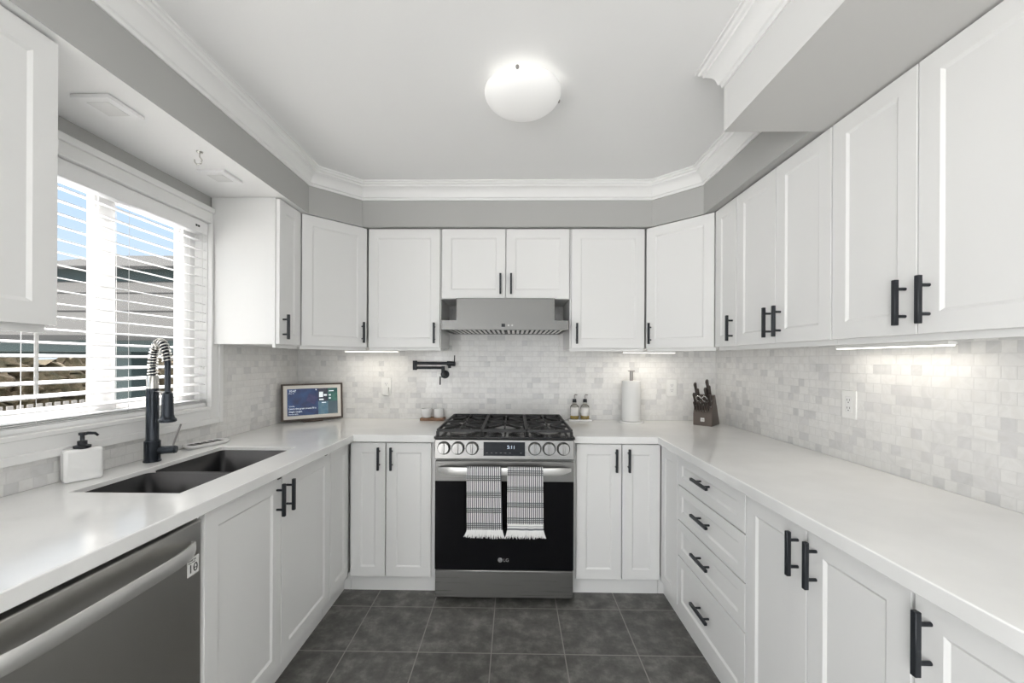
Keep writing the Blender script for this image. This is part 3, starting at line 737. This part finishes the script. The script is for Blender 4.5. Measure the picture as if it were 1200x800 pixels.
for k in (0, 1, 2, 3, 4, 5, 7.4): MB().hexa(pp_(-.150+.025*k, .834, .0013), (.010, 0, 0), pu*.003, pn*.0003).build('touch_key', 'panel_key', cpo, smooth=False)
def knob(x):
    c = pp_(x, .860); mb = MB()
    mb.lathe([(.0, -.001), (.036, -.001), (.036, .003), (.033, .005), (.0, .005)], c, 28, 0, pn)
    kb = mb.build('knob', 'dark', cpo)
    m2 = MB().lathe([(.0, .004), (.0315, .004), (.0325, .008), (.0300, .026), (.0285, .029), (.0, .029)], c, 30, 0, pn)
    m2.build('dial', 'knob', kb)
    MB().hexa(c+V((-.0055, 0, 0))-pu*.029+pn*.027, (.011, 0, 0), pu*.058, pn*.010).build('grip', 'knob', kb, bevel=.0025)
for x in (-.380, -.303, -.226, .115, .192, .270): knob(x)
# cooktop
ck = MB().box(RX0-.004, RX1+.004, RY-.016, YB-.010, .9075, .922).build('cooktop', 'enamel', ra, bevel=.004)
MB().box(RX0+.0, RX1-.0, YB-.050, YB-.010, .922, .950).build('rear_vent_trim', 'enamel', ra, bevel=.004)
burn = [(-.300, 2.360, .046), (-.300, 2.680, .036), (rcx, 2.52, .050), (.196, 2.360, .040), (.196, 2.680, .046)]
for bx, by, br_ in burn:
    b0 = MB().lathe([(br_+.030, 0), (br_+.028, .003), (br_+.010, .004), (br_+.006, .013), (0, .013)], (bx, by, .922), 28).build('burner', 'burner', ra)
    MB().lathe([(br_, .013), (br_+.001, .018), (br_-.004, .022), (0, .023)], (bx, by, .922), 28).build('burner_cap', 'iron', b0)
def bar(mb, p0, p1, w=.0055, h=.007):
    p0, p1 = V(p0), V(p1); d = (p1-p0); s = d.normalized().cross(ZV)*w
    mb.hexa(p0-s-ZV*h, d, s*2, ZV*2*h)
gz = .952
gw = (RX1-RX0-.020)/3
for k in range(3):
    xa = RX0+.010+k*gw+.003; xb = xa+gw-.006; ya, yb = RY+.010, YB-.066; mb = MB()
    for (p, q) in (((xa, ya), (xb, ya)), ((xa, yb), (xb, yb)), ((xa, ya), (xa, yb)), ((xb, ya), (xb, yb)), ((xa, (ya+yb)/2), (xb, (ya+yb)/2))):
        bar(mb, (*p, gz), (*q, gz), .0065, .0075)
    xm = (xa+xb)/2
    for c in ([2.36, 2.68] if k != 1 else [2.40, 2.64]):
        for (dx, dy) in ((1, 0), (-1, 0), (0, 1), (0, -1), (.8, .8), (-.8, .8), (.8, -.8), (-.8, -.8)):
            p = V((xm+dx*.026, c+dy*.026, gz+.004)); q = V((xm+dx*.125*.9, c+dy*.125, gz))
            q.x = min(max(q.x, xa), xb); q.y = min(max(q.y, ya), yb)
            bar(mb, p, q, .0045, .0065)
    for p in ((xa, ya), (xb, ya), (xa, yb), (xb, yb)):
        mb.box(p[0]-.008, p[0]+.008, p[1]-.008, p[1]+.008, .922, gz-.004)
    mb.build('grate', 'iron', ra, bevel=.0015, seg=1)

# towels over the oven handle
def towel(name, x0, x1, xb0, xb1, zhem, m, ph, label):
    t = thing('dish_towel', ((x0+x1)/2, RY-.055, zhem), label, 'towel')
    pathp = []
    yf, yk, zt_ = RY-.072, RY-.032, .766
    for k in range(20): pathp.append((yf, zhem+(zt_-.010-zhem)*k/19))
    for k in range(1, 8):
        a = PI*k/8; pathp.append(((yf+yk)/2-math.cos(a)*(yk-yf)/2, zt_-.010+.012*math.sin(a)))
    for k in range(9): pathp.append((yk, zt_-.010-.19*k/8))
    nx = 30; mb = MB(); L = 0; Ls = [0]
    for a, b in zip(pathp, pathp[1:]): L += math.hypot(a[0]-b[0], a[1]-b[1]); Ls.append(L)
    for (y, z), s in zip(pathp, Ls):
        for i in range(nx+1):
            u = i/nx; drop = max(0, min(1, (zt_-.02-z)/.33)); fl = drop if y < RY-.05 else drop*.3
            xl = x0+(xb0-x0)*fl; xr = x1+(xb1-x1)*fl
            wv = (.0032*math.sin(u*9+ph)+.0022*math.sin(u*17+2*ph))*drop
            sag = -.004*math.sin(u*PI)*(1 if z < zhem+.05 and y < RY-.05 else 0)
            mb.v.append(V((xl+(xr-xl)*u, y-abs(wv) if y < RY-.05 else y, z+sag*0)))
    for j in range(len(pathp)-1):
        for i in range(nx): mb.f.append([j*(nx+1)+i, j*(nx+1)+i+1, (j+1)*(nx+1)+i+1, (j+1)*(nx+1)+i]); mb.mi.append(0)
    o = mb.build('cloth', m, t, solid=.0030, angle=70, fixn=False)
    me = o.data; uv = me.uv_layers.new(name='UVMap'); W_ = x1-x0
    for lp in me.loops:
        j, i = divmod(lp.vertex_index, nx+1); uv.data[lp.index].uv = (W_*i/nx, Ls[j])
    fm = MB(); rnd = random.Random(3+int(ph*10))
    N_ = 70
    for i in range(N_):
        u = (i+.5)/N_; x = xb0+(xb1-xb0)*u; yy = yf-abs(.0032*math.sin(u*9+ph)+.0022*math.sin(u*17+2*ph))
        out = (u-.5)*2; le = .036+rnd.uniform(-.006, .007)
        dx = rnd.uniform(-.004, .004)+out**5*.016; dy = rnd.uniform(-.005, .003)
        fm.tube([(x, yy, zhem+.004), (x+dx*.4, yy+dy*.6-.002, zhem-le*.5), (x+dx, yy+dy, zhem-le)], [.0022, .0030, .0016], 6)
    fm.build('fringe', 'fringe', t)
    return t
towel('a', -.249, -.066, -.246, -.058, .436, 'towel_a', .4, 'black and white plaid towel without border, sink side of the oven handle')
towel('b', -.032, .156, -.032, .160, .436, 'towel_b', 1.7, 'black and white plaid towel with a grey bordered hem hanging on the oven handle')

# ------------------------------------------------------------------ range hood
hd = thing('range_hood', (-.058, 2.66, 1.520), 'stainless steel range hood with baffle filters above the stove', 'range hood')
HY = 2.420
MB().box(-.362, .252, HY+.07, YB-.008, 1.577, 1.725).build('upper_box', 'hood', hd, bevel=.003)
hm = MB(); hm.box(-.440, .326, HY, HY+.012, 1.524, 1.580).box(-.440, -.428, HY+.012, YB-.008, 1.524, 1.580).box(.314, .326, HY+.012, YB-.008, 1.524, 1.580).box(-.428, .314, HY+.012, YB-.008, 1.570, 1.580).box(-.428, .314, YB-.022, YB-.008, 1.524, 1.570)
hm.box(-.428, .314, HY+.012, HY+.045, 1.524, 1.528)
cn = hm.build('canopy', 'hood', hd, smooth=False)
for s in (0, 1):
    xa = -.424+s*.368; mb = MB()
    mb.box(xa, xa+.366, HY+.046, YB-.03, 1.5405, 1.5425, 1)
    k = 0
    while xa+.012+k*.030 < xa+.350:
        x = xa+.012+k*.030; mb.box(x, x+.017, HY+.050, YB-.034, 1.5265, 1.532, 0); k += 1
    mb.build('baffle_filter', ['steel_light', 'dark'], hd, smooth=False)
mb = MB().box(-.077, -.055, HY-.0015, HY, 1.541, 1.560); mb.build('display', 'panel_black', cn, smooth=False)
for x in (-.034, -.012): MB().cyl((x, HY, 1.5505), (x, HY-.003, 1.5505), .006, n=16).build('button', 'knob', cn)

# ------------------------------------------------------------------ back wall fittings
pf = thing('pot_filler', (-.515, YB-.006, 1.22), 'black folding pot filler tap on the mosaic wall beside the hood', 'tap')
wy = YB-.006; ry = wy-.085
fl = MB().cyl((-.497, wy, 1.236), (-.497, wy-.012, 1.236), .030, n=28).cyl((-.497, wy-.012, 1.236), (-.497, ry-.02, 1.236), .013, n=20)
fl.build('wall_flange', 'black', pf, bevel=.002)
MB().cyl((-.497, ry, 1.215), (-.497, ry, 1.296), .0125, n=20).build('valve', 'black', pf, bevel=.002)
MB().tube([(-.515, ry-.01, 1.225), (-.515, ry-.014, 1.166)], .0045, 10).build('lever', 'black', pf)
MB().cyl((-.497, ry, 1.284), (-.695, ry, 1.284), .0095, n=16).build('lower_arm', 'black', pf)
MB().cyl((-.695, ry, 1.268), (-.695, ry, 1.334), .0155, n=20).build('hinge', 'black', pf, bevel=.002)
MB().cyl((-.695, ry, 1.316), (-.470, ry, 1.316), .0105, n=16).build('upper_arm', 'black', pf)
mb = MB().cyl((-.470, ry, 1.316), (-.412, ry, 1.312), .0165, n=20).cyl((-.452, ry, 1.306), (-.452, ry, 1.282), .011, n=16)
mb.build('spout', 'black', pf, bevel=.002)
MB().tube([(-.418, ry, 1.312), (-.416, ry-.004, 1.372)], .0040, 10).build('spout_lever', 'black', pf)

def outlet(c, u, n, label):
    c, u, n = V(c), V(u), V(n)
    t = thing('outlet', c-ZV*.06, label, 'outlet')
    MB().hexa(c-u*.037-ZV*.060, u*.074, ZV*.120, n*.006).build('cover_plate', 'plate', t, bevel=.002)
    mb = MB(); mb.hexa(c-u*.0168-ZV*.034+n*.006, u*.0336, ZV*.068, n*.0015); mb.build('receptacle', 'ceramic', t, bevel=.001)
    mb = MB()
    for s in (-.017, .017):
        for d in (-.0065, .0065): mb.hexa(c+u*(d-.001)+ZV*(s-.001)+n*.0075, u*.002, ZV*.008, n*.0004)
        mb.cyl(c+ZV*(s-.008)+n*.0075, c+ZV*(s-.008)+n*.0079, .0024, n=10)
    mb.build('sockets', 'slot', t, smooth=False)
    return t
o1 = outlet((-.922, YB-.006, 1.148), (1, 0, 0), (0, -1, 0), 'white outlet with a plug in it on the mosaic beside the photo frame')
MB().hexa((-.945, YB-.036, 1.083), (.046, 0, 0), (0, .022, 0), (0, 0, .058)).build('plug', 'plate', o1, bevel=.004)
outlet((1.128, YB-.006, 1.148), (1, 0, 0), (0, -1, 0), 'white outlet on the mosaic between paper towel and knife block')
outlet((XR-.006, 1.742, 1.157), (0, -1, 0), (-1, 0, 0), 'white outlet on the mosaic above the long bare worktop')

# board with two cups
cb = MB().box(-.655, -.487, 2.785, 2.865, ZC, ZC+.020)
tag(cb.build('wooden_tray', 'wood', bevel=.004), 'small brown wooden tray beside the stove under the pot filler', 'tray')
def cup(x, label):
    mb = MB().lathe([(0, 0), (.031, 0), (.034, .003), (.035, .058), (.0352, .062), (.033, .062), (.0325, .008), (0, .006)], (x, 2.825, ZC+.0205), 28)
    return tag(mb.build('cup', 'ceramic', angle=50), label, 'cup', 'white cups on the wooden tray')
cup(-.617, 'small white cup on the wooden tray, the one farther from the stove')
cup(-.530, 'small white cup on the wooden tray, the one nearer the stove')

# soap bottles on a tray
tr = MB(); tr.box(.385, .545, 2.800, 2.880, ZC, ZC+.014)
tag(tr.build('bottle_tray', 'ceramic', bevel=.005), 'small white tray holding two soap bottles beside the stove', 'tray')
def bottle(x, lvl, label):
    c = V((x, 2.840, ZC+.0145)); t = thing('soap_bottle', c, label, 'bottle', 'soap bottles on the white tray')
    MB().lathe([(0, 0), (.028, 0), (.030, .003), (.030, .084), (.026, .094), (.013, .104), (.0115, .118), (0, .118)], c, 28).build('glass', 'clear', t)
    MB().lathe([(0, .003), (.0270, .003), (.0270, lvl), (0, lvl)], c, 24).build('liquid', 'amber', t)
    lb = MB(); n = 14; ring = []
    for k in range(n+1):
        a = PI*1.15+PI*.70*k/n; ring.append((math.cos(a), math.sin(a)))
    for z in (.024, .082): 
        for q in ring: lb.v.append(c+V((q[0]*.0306, q[1]*.0306, z)))
    for k in range(n): lb.f.append([k, k+1, n+2+k, n+1+k]); lb.mi.append(0)
    lb.build('label', 'labelw', t, solid=.0006, fixn=False)
    MB().lathe([(0, .117), (.0135, .117), (.0145, .120), (.0120, .140), (0, .140)], c, 20).build('cap', 'black', t)
    MB().tube([c+ZV*.140, c+ZV*.164, c+V((.004, 0, .170)), c+V((.020, 0, .168))], [.004, .004, .0045, .003], 10).build('spout', 'greymetal', t)
bottle(.428, .024, 'clear soap bottle with white label and black cap, stove side of the white tray')
bottle(.502, .030, 'clear soap bottle with white label and black cap, paper towel side of the white tray')

# paper towel holder and its roll
pc = V((.812, 2.790, ZC))
ph_ = thing('paper_towel_holder', pc, 'white paper towel stand with a grey post on the back worktop', 'paper towel holder')
MB().lathe([(0, 0), (.083, 0), (.084, .004), (.080, .012), (0, .013)], pc, 40).build('base', 'ceramic', ph_)
MB().lathe([(0, .013), (.011, .013), (.011, .352), (0, .352)], pc, 18).build('post', 'greymetal', ph_)
MB().lathe([(0, .352), (.022, .352), (.023, .355), (.022, .358), (0, .358)], pc, 24).build('finial', 'greymetal', ph_)
mb = MB().lathe([(.020, .0135), (.062, .0135), (.063, .016), (.063, .285), (.062, .288), (.020, .288), (.020, .0135)], pc, 40)
tag(mb.build('paper_towel_roll', 'paper', angle=50), 'white paper towel roll standing on the holder', 'paper towel')

# knife block
kb0 = V((1.199, 2.702, ZC)); ku = V((.74, -.672, 0)).normalized(); kd = V((.672, .74, 0)).normalized()
KW, KD = .118, .165
kb = thing('knife_block', kb0+ku*KW/2+kd*KD/2, 'grey brown wooden knife block in the back corner of the worktop', 'knife block')
prf = [(0, 0), (KD, 0), (.064, .203), (.040, .198), (.004, .084), (0, .078)]
mb = MB(); mb.sweep([[kb0+ku*w+kd*a+ZV*(b+.0002) for a, b in prf] for w in (0, KW)])
bk_ = mb.build('block', 'block', kb, bevel=.002)
MB().hexa(kb0+ku*(KW/2-.012)+ZV*.028-kd*.0005, ku*.024, ZV*.024, -kd*.0008).build('maker_plate', 'plate', kb, smooth=False)
MB().text('W', kb0+ku*(KW/2-.0085)+ZV*.0325-kd*.0014, ku, ZV, .018, -kd).build('lettering', 'greymetal', kb, smooth=False)
sl = (kd*(.050+KD-.112)*0+kd*.102*1+ZV*.118).normalized()       # along the sloped face
sl = (kd*.036+ZV*.114).normalized(); kn = (ku.cross(sl)).normalized()
if kn.dot(kd) > 0: kn = -kn
kax = (kn*.80+ZV*.60).normalized()                               # the way handles point
kax = (-kd*.46+ZV*.89).normalized()
f0 = kb0+kd*.004+ZV*.084
def slotp(w, s): return f0+ku*w+sl*s
def knife(w, s, L, r, label, group, cat='knife', name='kitchen_knife'):
    p = slotp(w, s); t = thing(name, p, label, cat, group)
    a = kax; b = ku; c = a.cross(b)
    def rg(q, rr, rw): return [q+b*(rw*1.15*math.cos(2*PI*k/10))+c*(rr*1.35*math.sin(2*PI*k/10)) for k in range(10)]
    MB().sweep([rg(p-a*.003, r*.25, r*.25), rg(p+a*.006, r*.3, r*.3), rg(p+a*.008, r*.9, r*.55), rg(p+a*.016, r*.9, r*.55)]).build('bolster', 'steel', t)
    MB().sweep([rg(p+a*.016, r, r*.62), rg(p+a*(.016+L*.3), r*.85, r*.60), rg(p+a*(.016+L*.7), r*.95, r*.62), rg(p+a*(.016+L*.92), r*1.25, r*.66), rg(p+a*(.016+L), r*.8, r*.5)]).build('handle', 'knifeh', t, angle=60)
for k in range(6): knife(.013+.0165*k, .008, .058, .0066, 'slim steak knife with a grey brown handle in the low front row of the block', 'steak knives in the block', name='steak_knife')
for w, s, L, r in ((.012, .045, .080, .0105), (.034, .066, .090, .0112), (.016, .100, .098, .0115), (.082, .070, .096, .0112), (.105, .080, .100, .0112), (.090, .111, .110, .0122), (.106, .042, .078, .0100)):
    knife(w, s, L, r, 'big kitchen knife with a thick brown handle in the rear slots of the block', 'kitchen knives in the block')
p = slotp(.057, .040); sc_ = thing('scissors', p, 'kitchen scissors with pale looped handles in the middle of the knife block', 'scissors')
for s in (-1, 1):
    c = p+kax*.064+ku*(s*.019); mb = MB()
    mb.tube([c+ku*(math.cos(a)*.015)+kax*(math.sin(a)*.019) for a in [2*PI*k/20 for k in range(20)]], .0042, 8, closed=True)
    mb.tube([c-kax*.018, p+kax*.02+ku*s*.004, p-kax*.001], [.0042, .004, .003], 8)
    mb.build('handle_loop', 'steel_light', sc_)

# digital photo frame leaning in the corner
fl_ = V((-1.528, 2.618, ZC)); fr_ = V((-1.222, 2.850, ZC)); fu = (fr_-fl_).normalized(); fW = .385; fH = .248
fn = V((fu.y, -fu.x, 0)); lean = .10; fv = (ZV*math.cos(lean)-fn*math.sin(lean)); fno = (fn*math.cos(lean)+ZV*math.sin(lean))
fp0 = fl_+ZV*.012
df = thing('digital_photo_frame', (fl_+fr_)/2, 'digital photo frame with a blue lit screen leaning in the corner', 'screen')
P = lambda x, y, d=0: fp0+fu*x+fv*y+fno*d
mb = MB()
b_ = .011
mb.hexa(P(0, 0, -.024), fu*fW, fv*b_, fno*.026).hexa(P(0, fH-b_, -.024), fu*fW, fv*b_, fno*.026).hexa(P(0, b_, -.024), fu*b_, fv*(fH-2*b_), fno*.026).hexa(P(fW-b_, b_, -.024), fu*b_, fv*(fH-2*b_), fno*.026).hexa(P(b_, b_, -.024), fu*(fW-2*b_), fv*(fH-2*b_), fno*.014)
mb.build('frame', 'framewood', df, bevel=.0015)
MB().hexa(P(b_, b_, -.010), fu*(fW-2*b_), fv*(fH-2*b_), fno*.0075).build('passepartout', 'mat', df, smooth=False)
mt = .034; sx0, sx1, sy0, sy1 = mt, fW-mt, mt, fH-mt
def screen_mat(name, c1, c2, sc=14, st=.48):
    m = mat(name, (.01, .01, .01), .2); a = N(m); tcx = a.t.nodes.new('ShaderNodeTexCoord'); nz = a.n('ShaderNodeTexNoise', Scale=float(sc), Detail=3.)
    a.t.links.new(tcx.outputs['Object'], nz.inputs['Vector']); c = a.ramp(nz.outputs[0], [(.35, c1), (.65, c2)])
    a.link(c, 'Emission Color'); a.b.inputs['Emission Strength'].default_value = st; return m
SB = screen_mat('screen_blue', (.008, .025, .11), (.015, .085, .28)); SI = screen_mat('screen_indigo', (.02, .03, .13), (.07, .07, .22), 30)
SLB = screen_mat('screen_pale_blue', (.10, .25, .36), (.22, .36, .44), 40); SG = screen_mat('screen_green', (.03, .15, .14), (.08, .28, .22), 30)
SGR = screen_mat('screen_slate', (.09, .15, .19), (.15, .22, .25), 8); SD = screen_mat('screen_dark', (.012, .02, .05), (.05, .06, .10), 40)
SW = mat('screen_white', (.7, .75, .8), .4, 0, (.75, .82, .85), .55)
sw, sh = sx1-sx0, sy1-sy0
def rect(mb, x0, x1, y0, y1, d, mi): mb.hexa(P(sx0+sw*x0, sy0+sh*y0, -.0025), fu*(sw*(x1-x0)), fv*(sh*(y1-y0)), fno*d, mi)
mb = MB(); rect(mb, 0, .6, 0, 1, .0010, 0); rect(mb, .6, .8, .5, 1, .0010, 5); rect(mb, .6, .8, 0, .5, .0010, 2); rect(mb, .8, 1, .5, 1, .0010, 3); rect(mb, .8, 1, 0, .5, .0010, 4)
mb.hexa(P(sx0+sw*.36, sy0+sh*.55, -.0015), fu*.052+fv*-.03, fv*.05+fu*.02, fno*.0004, 1)
scr = mb.build('screen', [SB, SI, SLB, SG, SGR, SD], df, smooth=False)
mb = MB(); rect(mb, .62, .70, .66, .86, .0014, 0); rect(mb, .72, .78, .70, .76, .0014, 0); rect(mb, .62, .71, .54, .59, .0014, 0); rect(mb, .67, .76, .43, .46, .0014, 0); rect(mb, .55, .57, .93, .97, .0014, 0)
rect(mb, .82, .86, .70, .75, .0014, 0); rect(mb, .82, .86, .58, .63, .0014, 0); rect(mb, .82, .92, .87, .90, .0014, 0)
tx = lambda s, x, y, z: mb.text(s, P(sx0+sw*x, sy0+sh*y, -.0012), fu, fv, z, fno)
tx('10:47', .03, .88, .020); tx('Mon 17', .03, .81, .010); tx('Trending', .03, .34, .009); tx('Learn the great mood fill a', .03, .235, .0155); tx('magic carpet', .03, .125, .0155); tx('See more results', .03, .045, .008)
mb.build('screen_text', SW, scr, smooth=False)
MB().hexa(fl_+fu*.125+fn*.020+ZV*.0002, fu*.125, -fn*.075, ZV*.013).build('stand', 'framewood', df, bevel=.003)

# ------------------------------------------------------------------ ceiling lamp, recessed fixtures, hook, under-cabinet lights
lc = V((.030, 1.600, ZCEIL))
lp = thing('ceiling_lamp', lc-ZV*.125, 'round frosted glass bowl lamp in the middle of the ceiling', 'lamp')
MB().lathe([(0, -.0005), (.075, -.0005), (.078, -.004), (.070, -.016), (0, -.016)], lc, 40).build('pan', 'plate', lp)
pr = []
for k in range(15):
    a = PI/2*k/14; pr.append((.152*math.cos(a)**.8 if k < 14 else .0002, -.034-.068*math.sin(a)))
inner = [(r*.97, z+.004) for r, z in reversed(pr)]
MB().lathe([(.150, -.032)]+pr+[(.0001, -.098)]+inner[1:]+[(.146, -.032), (.150, -.032)], lc, 48).build('bowl', 'bowl', lp, angle=60)
for a in (-1.72, .28, 2.35):
    d = V((math.cos(a), math.sin(a), 0))
    MB().cyl(lc+d*.138-ZV*.040, lc+d*.158-ZV*.042, .0065, n=14).build('knob', 'greymetal', lp, bevel=.002)
lamp('ceiling_lamp_light', 'POINT', lc-ZV*.040, (0, 0, 0), 2.2, (1, .98, .95), shadow_soft_size=.02)
def recess(y, label):
    t = thing('recessed_light', (-1.345, y, BZ-.013), label, 'light')
    mb = MB(); q = .062; mb.box(-1.345-q, -1.345+q, y-q, y+q, BZ-.012, BZ-.0003); mb.build('trim_plate', 'vinyl', t, bevel=.002)
    MB().box(-1.345-.036, -1.345+.036, y-.036, y+.036, BZ-.0135, BZ-.012).build('lens', 'ceramic', t, bevel=.0005, seg=1)
recess(1.308, 'square white flush light in the soffit near the large wall cabinet')
recess(1.812, 'square white flush light in the soffit beside the metal hook')
hk = MB(); hx, hy = -1.272, 1.600
hk.lathe([(0, 0), (.012, 0), (.011, -.004), (.004, -.008), (0, -.008)], (hx, hy, BZ-.0002), 18)
hk.tube([(hx, hy, BZ-.006), (hx, hy, BZ-.022), (hx+.010, hy, BZ-.034), (hx+.004, hy, BZ-.050), (hx-.012, hy, BZ-.052), (hx-.020, hy, BZ-.042), (hx-.021, hy, BZ-.032)], .0026, 8)
tag(hk.build('ceiling_hook', 'chrome', angle=50), 'small metal swag hook screwed into the white soffit underside', 'hook')

def led(p0, p1, watts, label):
    p0, p1 = V(p0), V(p1); d = (p1-p0); u = d.normalized(); s = u.cross(ZV)
    t = thing('under_cabinet_light', (p0+p1)/2, label, 'light')
    MB().hexa(p0-s*.014+ZV*.004, d, s*.028, ZV*.012).build('housing', 'plate', t, bevel=.001)
    MB().hexa(p0-s*.011+u*.004, d-u*.008, s*.022, ZV*.0045).build('diffuser', 'led', t, smooth=False)
    l = lamp('under_cabinet_glow', 'AREA', (p0+p1)/2-ZV*.003, (0, 0, math.atan2(d.y, d.x)), watts, (1, .93, .82), shape='RECTANGLE', size=d.length*.95, size_y=.02)
led((-1.155, 2.725, 1.3905), (-.790, 2.725, 1.3905), .62, 'slim glowing light bar under the cabinets above the photo frame')
led((.735, 2.725, 1.3905), (1.085, 2.725, 1.3905), .62, 'slim glowing light bar under the cabinets above the paper towel')
led((1.350, 1.690, 1.3905), (1.350, 1.255, 1.3905), .42, 'slim glowing light bar under the cabinets above the bare worktop')

# ------------------------------------------------------------------ garden outside the window
GZ = -.60
struct(MB().box(-60, XL-.2, -40, 60, GZ-.2, GZ).build('ground', 'lawn', smooth=False))
gzb = thing('gazebo', (-6.6, 6.4, GZ), 'grey roofed garden gazebo with dark green posts outside the window', 'gazebo')
gx0, gx1, gy0, gy1 = -3.0, -9.5, 4.6, 9.6
for x, y in ((-4.73, 4.86), (-9.2, 4.86), (-3.25, 9.3), (-9.2, 9.3), (-3.2, 4.86)):
    MB().box(x-.135, x+.135, y-.11, y+.11, GZ, 1.62).build('post', 'dgreen', gzb, bevel=.01)
mb = MB().box(gx1+.05, gx0-.05, gy0+.05, gy0+.25, 1.42, 1.57)
mb.build('beam', 'dgreen', gzb, smooth=False)
MB().box(gx1+.05, gx0-.05, gy1-.25, gy1-.05, 1.42, 1.57).build('beam', 'dgreen', gzb, smooth=False)
for x in (gx0-.25, gx1+.05): MB().box(x, x+.2, gy0+.25, gy1-.25, 1.42, 1.57).build('beam', 'dgreen', gzb, smooth=False)
def hip(x0, x1, y0, y1, z0, xa, xb, ya, yb, z1, th=.05):
    mb = MB(); A = [V((x0, y0, z0)), V((x1, y0, z0)), V((x1, y1, z0)), V((x0, y1, z0))]; B = [V((xa, ya, z1)), V((xb, ya, z1)), V((xb, yb, z1)), V((xa, yb, z1))]
    mb.sweep([A, B, [q-ZV*th for q in B], [q-ZV*th for q in A]], closed=True); return mb
prz = [(0, 1.61), (.50, 1.935), (1.00, 2.23), (1.38, 2.46)]
for k in range(3):
    (i0, z0), (i1, z1) = prz[k], prz[k+1]
    hip(gx0-i0, gx1+i0, gy0+i0, gy1-i0, z0+.022*k, gx0-i1, gx1+i1, gy0+i1, gy1-i1, z1+.022*k, .06).build('roof_panel', 'roof', gzb, smooth=False)
MB().box(-7.35, -5.1, 6.05, 8.1, 2.40, 2.74).build('vent_band', 'dgreen', gzb, smooth=False)
hip(-4.85, -7.6, 5.92, 8.25, 2.725, -5.5, -6.9, 6.70, 7.5, 3.08).build('top_roof', 'roof', gzb, smooth=False)
rnd = random.Random(5)
def hedge(x, y0, y1, h, name_label):
    mb = MB(); ny, nz_ = 150, 22; 
    for s in (0, 1):
        for j in range(nz_+1):
            for i in range(ny+1):
                y = y0+(y1-y0)*i/ny; z = GZ+(h-GZ)*j/nz_
                top_ = (j/nz_)**6
                mb.v.append(V((x+(-.9 if s else 0)*(1-.6*top_)+rnd.uniform(-.13, .13)-(.4*top_ if not s else -.1), y+rnd.uniform(-.1, .1), z+rnd.uniform(-.10, .10)*(1 if j else 0)+(rnd.uniform(-.15, .25) if j == nz_ else 0))))
    w = ny+1; S = w*(nz_+1)
    for s in (0, 1):
        for j in range(nz_):
            for i in range(ny): mb.f.append([s*S+j*w+i, s*S+j*w+i+1, s*S+(j+1)*w+i+1, s*S+(j+1)*w+i]); mb.mi.append(0)
    for i in range(ny): mb.f.append([nz_*w+i, nz_*w+i+1, S+nz_*w+i+1, S+nz_*w+i]); mb.mi.append(0)
    o = mb.build('hedge', 'hedge', smooth=False); o['kind'] = 'stuff'; return tag(o, name_label, 'hedge')
hedge(-11.0, 3, 26, 1.30, 'brown winter hedge across the garden behind the gazebo')
fm = MB()
for k in range(60): fm.box(-9.6, -9.57, 6.0+k*.16, 6.0+k*.16+.09, GZ, .42)
fm.box(-9.57, -9.54, 6.0, 15.6, .15, .23).box(-9.57, -9.54, 6.0, 15.6, -.35, -.27)
tag(fm.build('picket_fence', 'fence', smooth=False), 'weathered grey picket fence in front of the brown hedge', 'fence')
